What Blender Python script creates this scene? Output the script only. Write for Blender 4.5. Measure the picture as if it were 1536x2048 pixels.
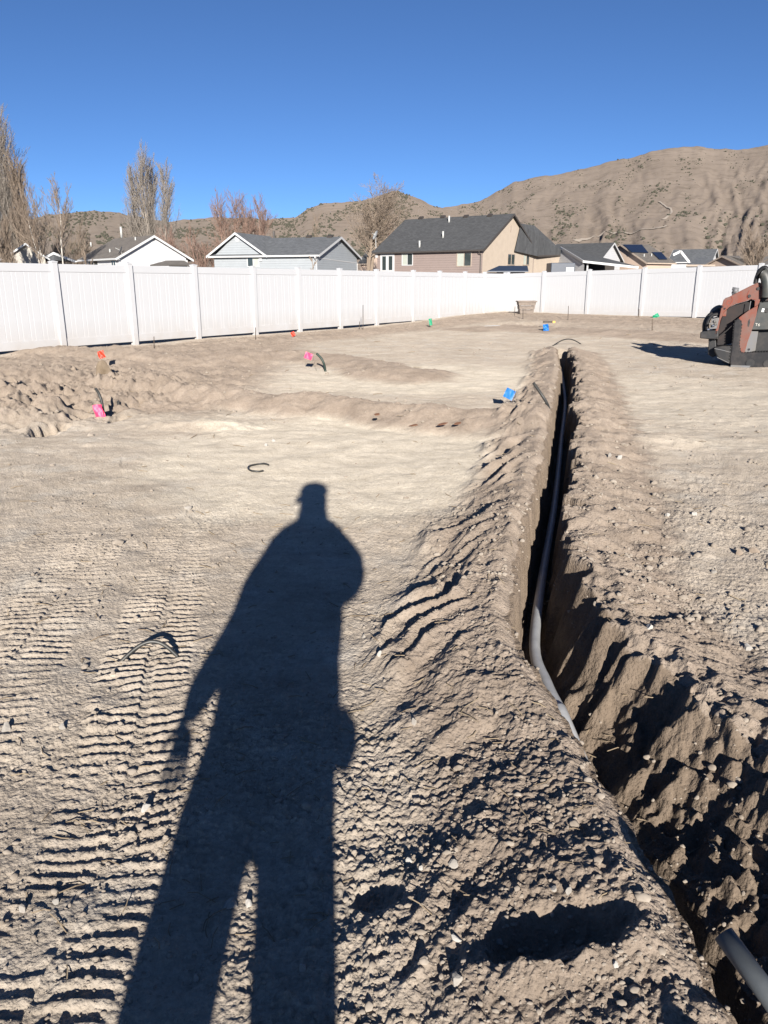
import bpy, bmesh, math, random
import numpy as np
from mathutils import Vector, Matrix, Euler

for o in list(bpy.data.objects):
    bpy.data.objects.remove(o, do_unlink=True)
scene = bpy.context.scene
COL = scene.collection
R = math.radians

# ------------------------------------------------------------------ camera
CAM_H = 1.5
PITCH = R(16.583)
FOC = 1538.0            # focal length in pixels of the 1536 x 2048 picture
cam_d = bpy.data.cameras.new('camera')
cam_d.sensor_fit = 'VERTICAL'
cam_d.sensor_height = 36.0
cam_d.lens = 36.0 * FOC / 2048.0
cam_d.clip_start = 0.02
cam_d.clip_end = 20000
cam = bpy.data.objects.new('camera', cam_d)
COL.objects.link(cam)
cam.location = (0, 0, CAM_H)
cam.rotation_euler = (R(90) - PITCH, 0, 0)
scene.camera = cam
scene.render.resolution_x = 768
scene.render.resolution_y = 1024

# ------------------------------------------------------------------ sky + sun
SUN_EL = R(17.2)
SUN_AZ = R(-4.4)        # heading of the light (0 = +Y, clockwise positive)
world = bpy.data.worlds.new('World')
scene.world = world
world.use_nodes = True
wn = world.node_tree.nodes
wl = world.node_tree.links
for n in list(wn):
    wn.remove(n)
sky = wn.new('ShaderNodeTexSky')
sky.sky_type = 'NISHITA'
sky.sun_disc = False
sky.sun_elevation = SUN_EL
sky.sun_rotation = math.pi + SUN_AZ
sky.altitude = 2500
sky.air_density = 0.68
sky.dust_density = 0.4
sky.ozone_density = 5.5
bg = wn.new('ShaderNodeBackground')
bg.inputs['Strength'].default_value = 0.060
wo = wn.new('ShaderNodeOutputWorld')
wl.new(sky.outputs[0], bg.inputs[0])
wl.new(bg.outputs[0], wo.inputs[0])
LDIR = Vector((math.sin(SUN_AZ) * math.cos(SUN_EL), math.cos(SUN_AZ) * math.cos(SUN_EL), -math.sin(SUN_EL)))
sun_d = bpy.data.lights.new('sun', 'SUN')
sun_d.energy = 4.8
sun_d.angle = R(0.5)
sun_d.color = (1.0, 0.945, 0.87)
sun = bpy.data.objects.new('sun', sun_d)
COL.objects.link(sun)
sun.location = (0, -20, 20)
sun.rotation_euler = LDIR.to_track_quat('-Z', 'Y').to_euler()

scene.view_settings.view_transform = 'Standard'
scene.view_settings.look = 'None'
scene.view_settings.exposure = 1.02
scene.view_settings.gamma = 1.0
scene.view_settings.use_curve_mapping = False

# ------------------------------------------------------------------ projection helpers (authoring only: pixel of the photo -> place in the world)
CP, SP = math.cos(PITCH), math.sin(PITCH)
def ray(px, py):
    u = (px - 768) / FOC
    v = (1024 - py) / FOC
    return Vector((u, CP + v * SP, -SP + v * CP))
def G(px, py, z=0.0):
    d = ray(px, py)
    t = (z - CAM_H) / d.z
    return Vector((0, 0, CAM_H)) + t * d
def at(px, py, Y):
    d = ray(px, py)
    return Vector((0, 0, CAM_H)) + d * (Y / d.y)
def proj(P):
    x, y, z = P[0], P[1], P[2] - CAM_H
    d = y * CP - z * SP
    return 768 + FOC * x / d, 1024 - FOC * (y * SP + z * CP) / d

# ------------------------------------------------------------------ object helpers
def tag(o, label=None, cat=None, group=None, kind=None):
    if label: o['label'] = label
    if cat: o['category'] = cat
    if group: o['group'] = group
    if kind: o['kind'] = kind
    return o
def empty(name, loc=(0, 0, 0), rz=0.0, label=None, cat=None, group=None):
    o = bpy.data.objects.new(name, None)
    o.empty_display_size = 0.1
    COL.objects.link(o)
    o.location = loc
    o.rotation_euler = (0, 0, rz)
    return tag(o, label, cat, group)
def link(name, me, parent=None, loc=None, rot=None, scale=None):
    o = bpy.data.objects.new(name, me)
    COL.objects.link(o)
    if parent is not None: o.parent = parent
    if loc is not None: o.location = loc
    if rot is not None: o.rotation_euler = rot
    if scale is not None: o.scale = scale
    return o
class MB:
    def __init__(s):
        s.v = []; s.f = []
    def add(s, vs, fs):
        b = len(s.v)
        s.v.extend([tuple(q) for q in vs])
        s.f.extend([tuple(b + i for i in q) for q in fs])
        return s
    def box(s, c, d, rot=None):
        hx, hy, hz = d[0] / 2, d[1] / 2, d[2] / 2
        vs = [Vector((x, y, z)) for x in (-hx, hx) for y in (-hy, hy) for z in (-hz, hz)]
        if rot is not None: vs = [rot @ q for q in vs]
        c = Vector(c)
        return s.add([q + c for q in vs], [(0, 1, 3, 2), (4, 6, 7, 5), (0, 4, 5, 1), (2, 3, 7, 6), (0, 2, 6, 4), (1, 5, 7, 3)])
    def box2(s, a, b):
        return s.box([(a[i] + b[i]) / 2 for i in range(3)], [abs(b[i] - a[i]) for i in range(3)])
    def beam(s, p, q, w, h, up=(0, 0, 1)):
        p = Vector(p); q = Vector(q); d = (q - p); L = d.length; d.normalize()
        sd = d.cross(Vector(up)); sd.normalize(); u = sd.cross(d)
        vs = []
        for e in (p, q):
            for a, b in ((-1, -1), (1, -1), (1, 1), (-1, 1)):
                vs.append(e + sd * (a * w / 2) + u * (b * h / 2))
        return s.add(vs, [(0, 3, 2, 1), (4, 5, 6, 7), (0, 1, 5, 4), (1, 2, 6, 5), (2, 3, 7, 6), (3, 0, 4, 7)])
    def tube(s, pts, rad, n=8, cap=True):
        pts = [Vector(p) for p in pts]
        m = len(pts)
        if not isinstance(rad, (list, tuple)): rad = [rad] * m
        vs = []; fs = []
        ref = None
        for i in range(m):
            d = (pts[min(i + 1, m - 1)] - pts[max(i - 1, 0)]).normalized()
            if ref is None:
                ref = d.orthogonal().normalized()
            else:
                ref = (ref - d * ref.dot(d))
                ref = ref.normalized() if ref.length > 1e-6 else d.orthogonal().normalized()
            b = d.cross(ref)
            for k in range(n):
                a = 2 * math.pi * k / n
                vs.append(pts[i] + (ref * math.cos(a) + b * math.sin(a)) * rad[i])
        for i in range(m - 1):
            for k in range(n):
                k2 = (k + 1) % n
                fs.append((i * n + k, i * n + k2, (i + 1) * n + k2, (i + 1) * n + k))
        if cap:
            fs.append(tuple(range(n - 1, -1, -1)))
            fs.append(tuple((m - 1) * n + k for k in range(n)))
        return s.add(vs, fs)
    def prism(s, poly, a, b, fn):
        """poly of 2d points, extruded from a to b; fn(u, v, w) -> 3d"""
        n = len(poly)
        vs = [fn(p[0], p[1], a) for p in poly] + [fn(p[0], p[1], b) for p in poly]
        fs = [tuple(range(n - 1, -1, -1)), tuple(range(n, 2 * n))]
        for k in range(n):
            k2 = (k + 1) % n
            fs.append((k, k2, n + k2, n + k))
        return s.add(vs, fs)
    def mesh(s, name, mat, smooth=False):
        me = bpy.data.meshes.new(name)
        me.from_pydata(s.v, [], s.f)
        if mat is not None: me.materials.append(mat)
        bm = bmesh.new(); bm.from_mesh(me)
        bmesh.ops.recalc_face_normals(bm, faces=bm.faces)
        bm.to_mesh(me); bm.free()
        if smooth:
            me.polygons.foreach_set('use_smooth', [True] * len(me.polygons))
        me.update()
        return me
    def build(s, name, mat, parent=None, smooth=False, bevel=0.0, **k):
        o = link(name, s.mesh(name, mat, smooth), parent, **k)
        if bevel:
            m = o.modifiers.new('bevel', 'BEVEL'); m.width = bevel; m.segments = 2; m.limit_method = 'ANGLE'
        return o
def spline(pts, n=8):
    pts = [Vector(p) for p in pts]
    out = []
    for i in range(len(pts) - 1):
        p0 = pts[max(i - 1, 0)]; p1 = pts[i]; p2 = pts[i + 1]; p3 = pts[min(i + 2, len(pts) - 1)]
        for k in range(n):
            t = k / n
            out.append(0.5 * ((2 * p1) + (p2 - p0) * t + (2 * p0 - 5 * p1 + 4 * p2 - p3) * t * t + (3 * p1 - p0 - 3 * p2 + p3) * t ** 3))
    out.append(pts[-1])
    return out

# ------------------------------------------------------------------ materials
def mat(name, col, rough=0.8, var=0.0, scale=4.0, metal=0.0, bump=0.0, bscale=None, spec=0.5, col2=None, coords='Object', detail=6.0):
    m = bpy.data.materials.new(name)
    m.use_nodes = True
    nt = m.node_tree; N = nt.nodes; K = nt.links
    b = N['Principled BSDF']
    b.inputs['Roughness'].default_value = rough
    b.inputs['Metallic'].default_value = metal
    b.inputs['Specular IOR Level'].default_value = spec
    if rough > .84: b.inputs['Diffuse Roughness'].default_value = 0.6
    tc = N.new('ShaderNodeTexCoord')
    if var > 0 or col2 is not None:
        nz = N.new('ShaderNodeTexNoise'); nz.inputs['Scale'].default_value = scale; nz.inputs['Detail'].default_value = detail
        nz.inputs['Roughness'].default_value = 0.65
        K.new(tc.outputs[coords], nz.inputs['Vector'])
        cr = N.new('ShaderNodeValToRGB')
        cr.color_ramp.elements[0].position = 0.3; cr.color_ramp.elements[1].position = 0.7
        c2 = col2 if col2 is not None else tuple(c * (1 + var) for c in col)
        c1 = col if col2 is not None else tuple(c * (1 - var) for c in col)
        cr.color_ramp.elements[0].color = (*c1, 1); cr.color_ramp.elements[1].color = (*c2, 1)
        K.new(nz.outputs[0], cr.inputs[0]); K.new(cr.outputs[0], b.inputs['Base Color'])
    else:
        b.inputs['Base Color'].default_value = (*col, 1)
    if bump > 0:
        n2 = N.new('ShaderNodeTexNoise'); n2.inputs['Scale'].default_value = bscale or scale * 4; n2.inputs['Detail'].default_value = 6
        K.new(tc.outputs[coords], n2.inputs['Vector'])
        bp = N.new('ShaderNodeBump'); bp.inputs['Strength'].default_value = 1.0; bp.inputs['Distance'].default_value = bump
        K.new(n2.outputs[0], bp.inputs['Height']); K.new(bp.outputs[0], b.inputs['Normal'])
    return m
def siding(name, col, pitch=0.2, rough=0.6):
    m = mat(name, col, rough, var=0.05, scale=1.5)
    nt = m.node_tree; N = nt.nodes; K = nt.links
    tc = N.new('ShaderNodeTexCoord'); sx = N.new('ShaderNodeSeparateXYZ'); K.new(tc.outputs['Object'], sx.inputs[0])
    d = N.new('ShaderNodeMath'); d.operation = 'DIVIDE'; d.inputs[1].default_value = pitch; K.new(sx.outputs[2], d.inputs[0])
    fr = N.new('ShaderNodeMath'); fr.operation = 'FRACT'; K.new(d.outputs[0], fr.inputs[0])
    iv = N.new('ShaderNodeMath'); iv.operation = 'SUBTRACT'; iv.inputs[0].default_value = 1.0; K.new(fr.outputs[0], iv.inputs[1])
    bp = N.new('ShaderNodeBump'); bp.inputs['Distance'].default_value = 0.022; bp.inputs['Strength'].default_value = 1.0
    K.new(iv.outputs[0], bp.inputs['Height']); K.new(bp.outputs[0], N['Principled BSDF'].inputs['Normal'])
    return m
def shingle(name, col, col2):
    m = mat(name, col, 0.9, col2=col2, scale=3.0, detail=8)
    nt = m.node_tree; N = nt.nodes; K = nt.links
    tc = N.new('ShaderNodeTexCoord')
    br = N.new('ShaderNodeTexBrick')
    br.inputs['Scale'].default_value = 1.0; br.inputs['Brick Width'].default_value = 0.32; br.inputs['Row Height'].default_value = 0.14
    br.inputs['Mortar Size'].default_value = 0.01
    br.inputs['Color1'].default_value = (0.75, 0.75, 0.75, 1); br.inputs['Color2'].default_value = (1.2, 1.2, 1.2, 1); br.inputs['Mortar'].default_value = (0.55, 0.55, 0.55, 1)
    mp = N.new('ShaderNodeMapping'); mp.inputs['Scale'].default_value = (1, 1, 1)
    K.new(tc.outputs['Object'], mp.inputs[0]); K.new(mp.outputs[0], br.inputs['Vector'])
    mx = N.new('ShaderNodeMix'); mx.data_type = 'RGBA'; mx.blend_type = 'MULTIPLY'; mx.inputs[0].default_value = 0.8
    src = [l for l in K if l.to_socket == N['Principled BSDF'].inputs['Base Color']][0].from_socket
    K.new(src, mx.inputs[6]); K.new(br.outputs[0], mx.inputs[7]); K.new(mx.outputs[2], N['Principled BSDF'].inputs['Base Color'])
    return m
M = {}
M['vinyl'] = mat('white_vinyl', (0.495, 0.495, 0.50), 0.45, var=0.015, scale=1.5)
def dirt_splash(m):
    nt = m.node_tree; N = nt.nodes; K = nt.links; b = N['Principled BSDF']
    src = [l for l in K if l.to_socket == b.inputs['Base Color']][0].from_socket
    ge = N.new('ShaderNodeNewGeometry'); sx = N.new('ShaderNodeSeparateXYZ'); K.new(ge.outputs['Position'], sx.inputs[0])
    nz = N.new('ShaderNodeTexNoise'); nz.inputs['Scale'].default_value = 3.5; nz.inputs['Detail'].default_value = 7; K.new(ge.outputs['Position'], nz.inputs['Vector'])
    mr = N.new('ShaderNodeMapRange'); mr.inputs[1].default_value = 0.75; mr.inputs[2].default_value = 0.05; K.new(sx.outputs[2], mr.inputs[0])
    mu = N.new('ShaderNodeMath'); mu.operation = 'MULTIPLY'; K.new(mr.outputs[0], mu.inputs[0]); K.new(nz.outputs[0], mu.inputs[1])
    m2 = N.new('ShaderNodeMath'); m2.operation = 'MULTIPLY'; m2.inputs[1].default_value = 0.75; K.new(mu.outputs[0], m2.inputs[0])
    cc = N.new('ShaderNodeRGB'); cc.outputs[0].default_value = (0.36, 0.30, 0.24, 1)
    mx = N.new('ShaderNodeMix'); mx.data_type = 'RGBA'; K.new(m2.outputs[0], mx.inputs[0]); K.new(src, mx.inputs[6]); K.new(cc.outputs[0], mx.inputs[7]); K.new(mx.outputs[2], b.inputs['Base Color'])
dirt_splash(M['vinyl'])
M['white'] = mat('white_paint', (0.49, 0.49, 0.485), 0.5, var=0.03)
M['black_poly'] = mat('black_poly_tube', (0.02, 0.021, 0.02), 0.45, col2=(0.055, 0.052, 0.045), scale=20)
M['steel'] = mat('rusty_rod', (0.06, 0.045, 0.035), 0.7, var=0.3, scale=30)
M['glass'] = mat('window_glass', (0.035, 0.045, 0.045), 0.06, spec=0.8)
M['blind'] = mat('window_blind', (0.36, 0.38, 0.33), 0.6, var=0.05)
M['dark'] = mat('dark_opening', (0.02, 0.018, 0.016), 0.9)

# ------------------------------------------------------------------ noise
def _hash(ix, iy, seed):
    h = ix.astype(np.int32).view(np.uint32) * np.uint32(374761393) + iy.astype(np.int32).view(np.uint32) * np.uint32(668265263) + np.uint32((seed * 1442695041) & 0xFFFFFFFF)
    h = (h ^ (h >> np.uint32(13))) * np.uint32(1274126177)
    h = (h ^ (h >> np.uint32(16))) * np.uint32(2246822519)
    return h ^ (h >> np.uint32(15))
_ang = np.arange(256) * (2 * np.pi / 256)
_GX, _GY = np.cos(_ang).astype(np.float32), np.sin(_ang).astype(np.float32)
np.seterr(all='ignore')
def perlin(x, y, seed=0):
    x = np.asarray(x, np.float32); y = np.asarray(y, np.float32)
    xf = np.floor(x); yf = np.floor(y)
    fx = x - xf; fy = y - yf
    u = fx * fx * fx * (fx * (fx * 6 - 15) + 10); v = fy * fy * fy * (fy * (fy * 6 - 15) + 10)
    def g(ox, oy):
        k = _hash(xf + ox, yf + oy, seed) & np.uint32(255)
        return _GX[k] * (fx - ox) + _GY[k] * (fy - oy)
    a = g(0, 0); b = g(1, 0); c = g(0, 1); d = g(1, 1)
    return 1.5 * (a + (b - a) * u + (c - a) * v + (a - b - c + d) * u * v)
def fbm(x, y, seed=0, oct=4, gain=0.5):
    s = 0; a = 1.0; f = 1.0
    for i in range(oct):
        s = s + a * perlin(x * f, y * f, seed + i * 17); a *= gain; f *= 2.03
    return s
def worley(x, y, seed=0):
    x = np.asarray(x, np.float32); y = np.asarray(y, np.float32)
    xf = np.floor(x); yf = np.floor(y)
    best = np.full(x.shape, 9.0, np.float32); bid = np.zeros(x.shape)
    for ox in (-1, 0, 1):
        for oy in (-1, 0, 1):
            h = _hash(xf + ox, yf + oy, seed)
            px = xf + ox + (h & np.uint32(1023)).astype(np.float32) / 1023.0; py = yf + oy + ((h >> np.uint32(10)) & np.uint32(1023)).astype(np.float32) / 1023.0
            d = (x - px) ** 2 + (y - py) ** 2
            m = d < best
            best = np.where(m, d, best); bid = np.where(m, ((h >> np.uint32(20)) & np.uint32(1023)).astype(np.float32) / 1023.0, bid)
    return np.sqrt(best), bid
def grit(x, y, seed=0):
    """angular stones: distance to the nearest faceted, randomly turned and tilted grain, its random id and its tilted top"""
    x = np.asarray(x, np.float32); y = np.asarray(y, np.float32)
    xf = np.floor(x); yf = np.floor(y)
    best = np.full(x.shape, 9.0, np.float32); bid = np.zeros(x.shape, np.float32); top = np.ones(x.shape, np.float32)
    for ox in (-1, 0, 1):
        for oy in (-1, 0, 1):
            h = _hash(xf + ox, yf + oy, seed); k = h & np.uint32(255)
            dx = x - (xf + ox + 0.15 + 0.7 * (h & np.uint32(1023)).astype(np.float32) / 1023.0); dy = y - (yf + oy + 0.15 + 0.7 * ((h >> np.uint32(10)) & np.uint32(1023)).astype(np.float32) / 1023.0)
            u = dx * _GX[k] + dy * _GY[k]; v = (dy * _GX[k] - dx * _GY[k]) * (1.0 + (k & np.uint32(7)).astype(np.float32) * 0.11)
            d = np.maximum(np.maximum(np.abs(u + 0.18 * v), np.abs(v)), (np.abs(u) + np.abs(v)) * 0.74)
            m = d < best
            best = np.where(m, d, best); bid = np.where(m, ((h >> np.uint32(20)) & np.uint32(1023)).astype(np.float32) / 1023.0, bid); top = np.where(m, 1 + 0.9 * u + 0.4 * v, top)
    return best, bid, np.clip(top, 0.3, 1.7)
def ss(a, b, x):
    t = np.clip((x - a) / (b - a), 0, 1)
    return t * t * (3 - 2 * t)
def seg_dist(x, y, poly):
    """distance to polyline, arc length along it, signed side (+ right)"""
    best = np.full(x.shape, 1e9); tt = np.zeros(x.shape); sg = np.ones(x.shape)
    acc = 0.0
    for i in range(len(poly) - 1):
        ax, ay = poly[i][0], poly[i][1]; bx, by = poly[i + 1][0], poly[i + 1][1]
        dx, dy = bx - ax, by - ay; L = math.hypot(dx, dy)
        t = np.clip(((x - ax) * dx + (y - ay) * dy) / (L * L), 0, 1)
        ex = x - ax - t * dx; ey = y - ay - t * dy
        d = np.hypot(ex, ey)
        m = d < best
        best = np.where(m, d, best); tt = np.where(m, acc + t * L, tt)
        sg = np.where(m, np.sign(dy * (x - ax) - dx * (y - ay) + 1e-12), sg)
        acc += L
    return best, tt, sg

# ================================================================== GROUND
def P2(pts, z=0.0):
    return [tuple(G(a, b, z)[:2]) for a, b in pts]
# fence lines (world metres)
FL0 = Vector((-7.136, 17.288)); FLD = Vector((math.sin(0.588), math.cos(0.588)))
FC = FL0 + FLD * 22.72
FRD = Vector((math.sin(2.440), math.cos(2.440)))
# trench: the left lip, from behind the camera to the far end
LIP = [(1.0, -1.6), (0.86, 0.2)] + P2([(1440, 2048), (1350, 1860), (1300, 1760), (1200, 1560), (1130, 1450), (1076, 1370)], 0.07) + P2([(1034, 1290)], 0.10) + P2([(1028, 1200),
      (1036, 1120), (1050, 1050), (1075, 960), (1095, 880), (1108, 800), (1120, 740), (1113, 698)], 0.13)
LIP_LEN = sum(math.hypot(LIP[i + 1][0] - LIP[i][0], LIP[i + 1][1] - LIP[i][1]) for i in range(len(LIP) - 1))
RIDGE1 = P2([(1045, 826), (1000, 819), (886, 812), (751, 803), (639, 787), (581, 789), (480, 777), (380, 768), (260, 752)], 0.2)
RIDGE2 = P2([(830, 742), (775, 738), (720, 722), (600, 707), (500, 712), (380, 716), (250, 706), (100, 700)], 0.14)
RIDGE3 = P2([(-150, 742), (40, 728), (200, 712), (360, 694), (560, 676), (720, 664), (860, 652), (960, 645)], 0.1)
RIDGE4 = P2([(960, 655), (1050, 655), (1150, 662), (1300, 668), (1420, 676)], 0.15)
# track prints: (centre line pixels, width, depth, bar pitch, strength)
TRACKS = [
    (P2([(372, 1030), (352, 1120), (330, 1210), (292, 1330), (276, 1440), (250, 1560), (205, 1720), (140, 1860), (40, 2048), (-120, 2300)]), 0.36, 0.0125, 0.054, 1.1),
    (P2([(200, 905), (150, 985), (90, 1060), (20, 1150), (-60, 1290)]), 0.40, 0.009, 0.055, 0.9),
    (P2([(240, 930), (215, 1040), (150, 1150), (60, 1280), (-40, 1420), (-160, 1600)]), 0.42, 0.011, 0.056, 0.9),
    (P2([(980, 870), (820, 980), (720, 1080), (600, 1250)]), 0.40, 0.005, 0.055, 0.7),
    (P2([(620, 905), (480, 990), (430, 1080)]), 0.38, 0.005, 0.055, 0.8),
    (P2([(1600, 900), (1430, 1130), (1400, 1250), (1460, 1480), (1560, 1700)]), 0.40, 0.010, 0.06, 0.8),
    (P2([(1560, 790), (1350, 870), (1280, 1000)]), 0.42, 0.006, 0.06, 0.6),
    (P2([(1120, 905), (960, 895), (800, 900)]), 0.40, 0.006, 0.06, 0.6),
]
# holes: (x, y, rx, ry, depth)
HOLES = [(*G(1110, 1955)[:2], 0.16, 0.09, 0.075), (*G(95, 838, .1)[:2], 0.20, 0.34, 0.24), (*G(100, 770, .15)[:2], 0.16, 0.4, 0.22),
         (*G(62, 806, .1)[:2], 0.12, 0.2, 0.14), (*G(232, 822, .1)[:2], 0.08, 0.2, 0.12), (*G(760, 1800)[:2], 0.07, 0.05, 0.035)]
LUMPS = [(0.60, 0.62, 0.085, 0.08, 0.22), (*G(205, 750, .2)[:2], 0.2, 0.3, 0.10), (*G(1130, 2000)[:2], 0.20, 0.07, 0.045),  # first lump: unseen soil heap added to cast the bottom-right shadow
         (*G(1300, 888)[:2], 0.55, 0.35, 0.06), (*G(40, 812, .1)[:2], 0.6, 0.6, 0.14), (*G(60, 745, .1)[:2], 0.9, 0.7, 0.16),
         (*G(390, 835, .1)[:2], 0.7, 0.25, 0.07), (*G(1050, 640, .3)[:2], 1.4, 0.8, 0.12)]

def ground_fields(x, y, fine=True):
    x = np.asarray(x, np.float32); y = np.asarray(y, np.float32)
    r = np.hypot(x, y)
    z = 0.030 * perlin(x / 3.1, y / 3.1, 3) + 0.016 * perlin(x / 1.05, y / 1.05, 5)
    z = z * ss(0.3, 2.5, r)
    spoil = np.zeros(x.shape); pale = np.zeros(x.shape)
    z = z + 0.07 * ss(9, 17, r)
    # rise towards the right-hand fence and behind both fences
    qr = -( (x - FC.x) * FRD.y - (y - FC.y) * FRD.x)           # + inside the lot
    qr = -qr
    ql = (x - FL0.x) * FLD.y - (y - FL0.y) * FLD.x              # + inside
    z = z + 0.20 * ss(11, 2.0, qr) * ss(-6, 3, x)
    out = np.maximum(np.maximum(-qr, -ql), 0)
    z = z + 0.042 * np.clip(out - 2, 0, 55) + 0.018 * np.clip(out - 57, 0, 4000)
    inside = ss(0.0, 0.6, np.minimum(qr, ql))
    # worn grid of wheel work: broad furrows
    z = z + inside * 0.012 * fbm(x / 0.45, y / 0.45, 11, 3)
    # trench -----------------------------------------------------------
    nr = r < 30
    d, t, sg = seg_dist(x, y, LIP)
    s = d * sg
    nearw0 = ss(6.6, 2.7, t)
    s = s + 0.035 * perlin(t / 0.35, s * 2.0, 21) + 0.018 * perlin(t / 0.11, s * 4, 22) + ss(0.1, 0.35, s) * (0.025 * perlin(t / 0.5, s * 1.5, 23) + 0.05 * perlin(t / 0.11, s / 0.2, 24)) + ss(0.06, 0.2, s) * (1 - nearw0) * (0.09 * perlin(t / 0.22, s / 0.5, 25) + 0.05 * perlin(t / 0.09, s / 0.3, 26))
    nearw = ss(6.6, 2.7, t)                                     # 1 close to the camera
    endf = 1 - ss(LIP_LEN - 0.35, LIP_LEN - 0.05, t) 
    past = ss(LIP_LEN - 0.02, LIP_LEN - 0.4, t)
    hl = 0.17 + 0.04 * perlin(t / 0.9, 0 * t, 31)
    wl = 0.62 + 0.12 * perlin(t / 0.7, 0 * t + 4, 32) + 0.1 * nearw
    hr = 0.115 + 0.04 * perlin(t / 0.8, 0 * t, 33)
    wr = 0.55 + 0.1 * perlin(t / 0.6, 0 * t + 2, 34)
    tw = 0.21 - 0.05 * ss(8.5, 5.0, t) + 0.03 * perlin(t / 0.8, 0 * t + 3, 37)                                    # floor width
    sw = 0.06 + 0.46 * nearw * (0.80 + 0.2 * perlin(t / 0.33, 0 * t + 7, 35))   # width of the right-hand slope
    floor = -0.42 - 0.08 * nearw + 0.03 * perlin(x / 0.2, y / 0.2, 36)
    lb = np.clip(1 + s / wl, 0, 1); lb = lb * lb * (3 - 2 * lb) * 0.6 + lb * 0.4
    zl = hl * lb * (1 - 0.35 * ss(-0.10, 0.0, s))
    rb = np.clip(1 - (s - tw - sw - 0.08) / wr, 0, 1); rb = np.minimum(rb, 1); rb = rb * rb * (3 - 2 * rb)
    zr = hr * rb
    zin_l = zl + (floor - zl) * ss(0.0, 0.05, s)
    up = np.clip((s - tw) / sw, 0, 1); knee = 0.62 * nearw; up = np.where(up < 0.12, up / 0.12 * knee, knee + (1 - knee) * (up - 0.12) / 0.88) * nearw + up * (1 - nearw)
    zin = np.where(s < tw * 0.6, zin_l, floor + (zr - floor) * up)
    prof = np.where(s < 0, zl, zin)
    capm = np.where(t > LIP_LEN - 0.01, ss(0.5, 0.05, d), 1.0)
    prof = np.where(t > LIP_LEN - 0.01, 0.10 * capm, prof)
    carve = prof * inside
    z = z + carve
    lmask = np.clip(1 + s / wl, 0, 1) * (s < 0.02)
    rmask = np.clip(1 - (s - tw - sw - 0.2) / wr, 0, 1) * (s > tw)
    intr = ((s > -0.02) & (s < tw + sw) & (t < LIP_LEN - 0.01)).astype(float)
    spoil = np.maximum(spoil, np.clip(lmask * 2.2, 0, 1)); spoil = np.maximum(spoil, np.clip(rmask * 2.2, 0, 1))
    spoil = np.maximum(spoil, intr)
    # fingers of spoil running down the left bank
    a = R(38) - R(22) * ss(3.5, 8, t)
    ca, sa = math.cos(R(35)), math.sin(R(35))
    fu = (x * math.sin(R(33)) + y * math.cos(R(33))); fv = (x * math.cos(R(33)) - y * math.sin(R(33)))
    fv = fv + 0.12 * perlin(x / 0.5, y / 0.5, 40)
    fing = np.abs(perlin(fu / 0.60, fv / 0.20, 41)) 
    fing2 = np.abs(perlin(fu / 0.30, fv / 0.075, 42))
    lm = ss(0.03, 0.2, lmask) * ss(0.85, 0.55, lmask) * (s < -0.06)
    z = z + lm * (1 - 0.5 * ss(5.2, 3.6, t)) * (0.10 * (0.42 - fing) * ss(-.25, .2, perlin(x / 0.8, y / 0.8, 43)) + 0.022 * (0.4 - fing2))
    # rough right slope: hanging clods and gullies
    rs = ss(0.05, 0.14, s - tw) * ss(tw + sw + 0.25, tw + sw - 0.02, s)
    wq, iq = worley(x / 0.085 + 0.4 * perlin(x / .08, y / .08, 145), y / 0.085, 146)
    wq2, iq2 = worley(x / 0.19 + 0.4 * perlin(x / .15, y / .15, 147), y / 0.19, 148)
    z = z + rs * nearw * (0.03 * perlin(x / 0.09, y / 0.10, 45) + 0.035 * np.abs(perlin(x / 0.085, y / 0.20, 46)) + 0.035 * np.abs(perlin(x / 0.05 + y / 0.3, y / 0.09, 43)) + 0.03 * perlin(x / 0.04, y / 0.05, 44) - 0.06 + 0.04 * iq * np.clip(1.5 * (1.0 - wq * 1.1), 0, 1) + 0.02 * iq2 * np.clip(1.5 * (1 - wq2 * 1.1), 0, 1))
    z = z + rs * (1 - nearw) * (0.03 * perlin(x / 0.11, y / 0.16, 47))
    z = z + rmask * (0.026 * perlin(x / 0.26, y / 0.26, 48) + 0.014 * perlin(x / 0.08, y / 0.08, 49))
    # ridges -----------------------------------------------------------
    for poly, hgt, w, sd in ((RIDGE1, 0.19, 0.62, 50), (RIDGE2, 0.13, 0.9, 52), (RIDGE3, 0.05, 0.8, 54), (RIDGE4, 0.06, 1.6, 56)):
        d1, t1, s1 = seg_dist(x, y, poly)
        d1 = d1 * (1 + 0.3 * perlin(x / 0.9, y / 0.9, sd)) + 0.12 * perlin(x / 0.35, y / 0.35, sd + 1)
        k = np.clip(1 - np.abs(d1) / w, 0, 1); k2 = k * k * (3 - 2 * k)
        z = z + hgt * k2 * (1 + 0.3 * perlin(t1 / 0.8, 0 * t1, sd + 2)) * (1 - intr)
        spoil = np.maximum(spoil, np.clip(k * 2.0, 0, 1))
    # rubble heap at the left, churned soil along the fences ------------------
    rub = ss(1.7, 0.5, np.hypot((x + 4.4) / 1.5, (y - 10.6) / 1.9)) 
    rub = np.maximum(rub, 0.4 * ss(1.4, 0.3, np.hypot((x + 4.6) / 2.0, (y - 13.2) / 1.8)))
    churn = ss(8.6, 9.6, y) * ss(-1.2, -2.6, x)
    churn = np.maximum(churn, ss(14.5, 16.5, y) * ss(12, 2, qr)); churn = np.maximum(churn, ss(4.0, 2.0, ql) * ss(8, 10, y))
    churn = churn * inside
    spoil = np.maximum(spoil, np.clip(churn * 0.9, 0, 1)); spoil = np.maximum(spoil, rub)
    z = z + rub * (0.08 + 0.09 * fbm(x / 0.6, y / 0.6, 60, 3) - 0.17 * np.abs(fbm(x / 0.75, y / 0.6, 63, 5, .6)) + 0.04 * perlin(x / 0.09, y / 0.12, 64))
    w1, id1 = worley(x / 0.28, y / 0.28, 61)
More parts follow.
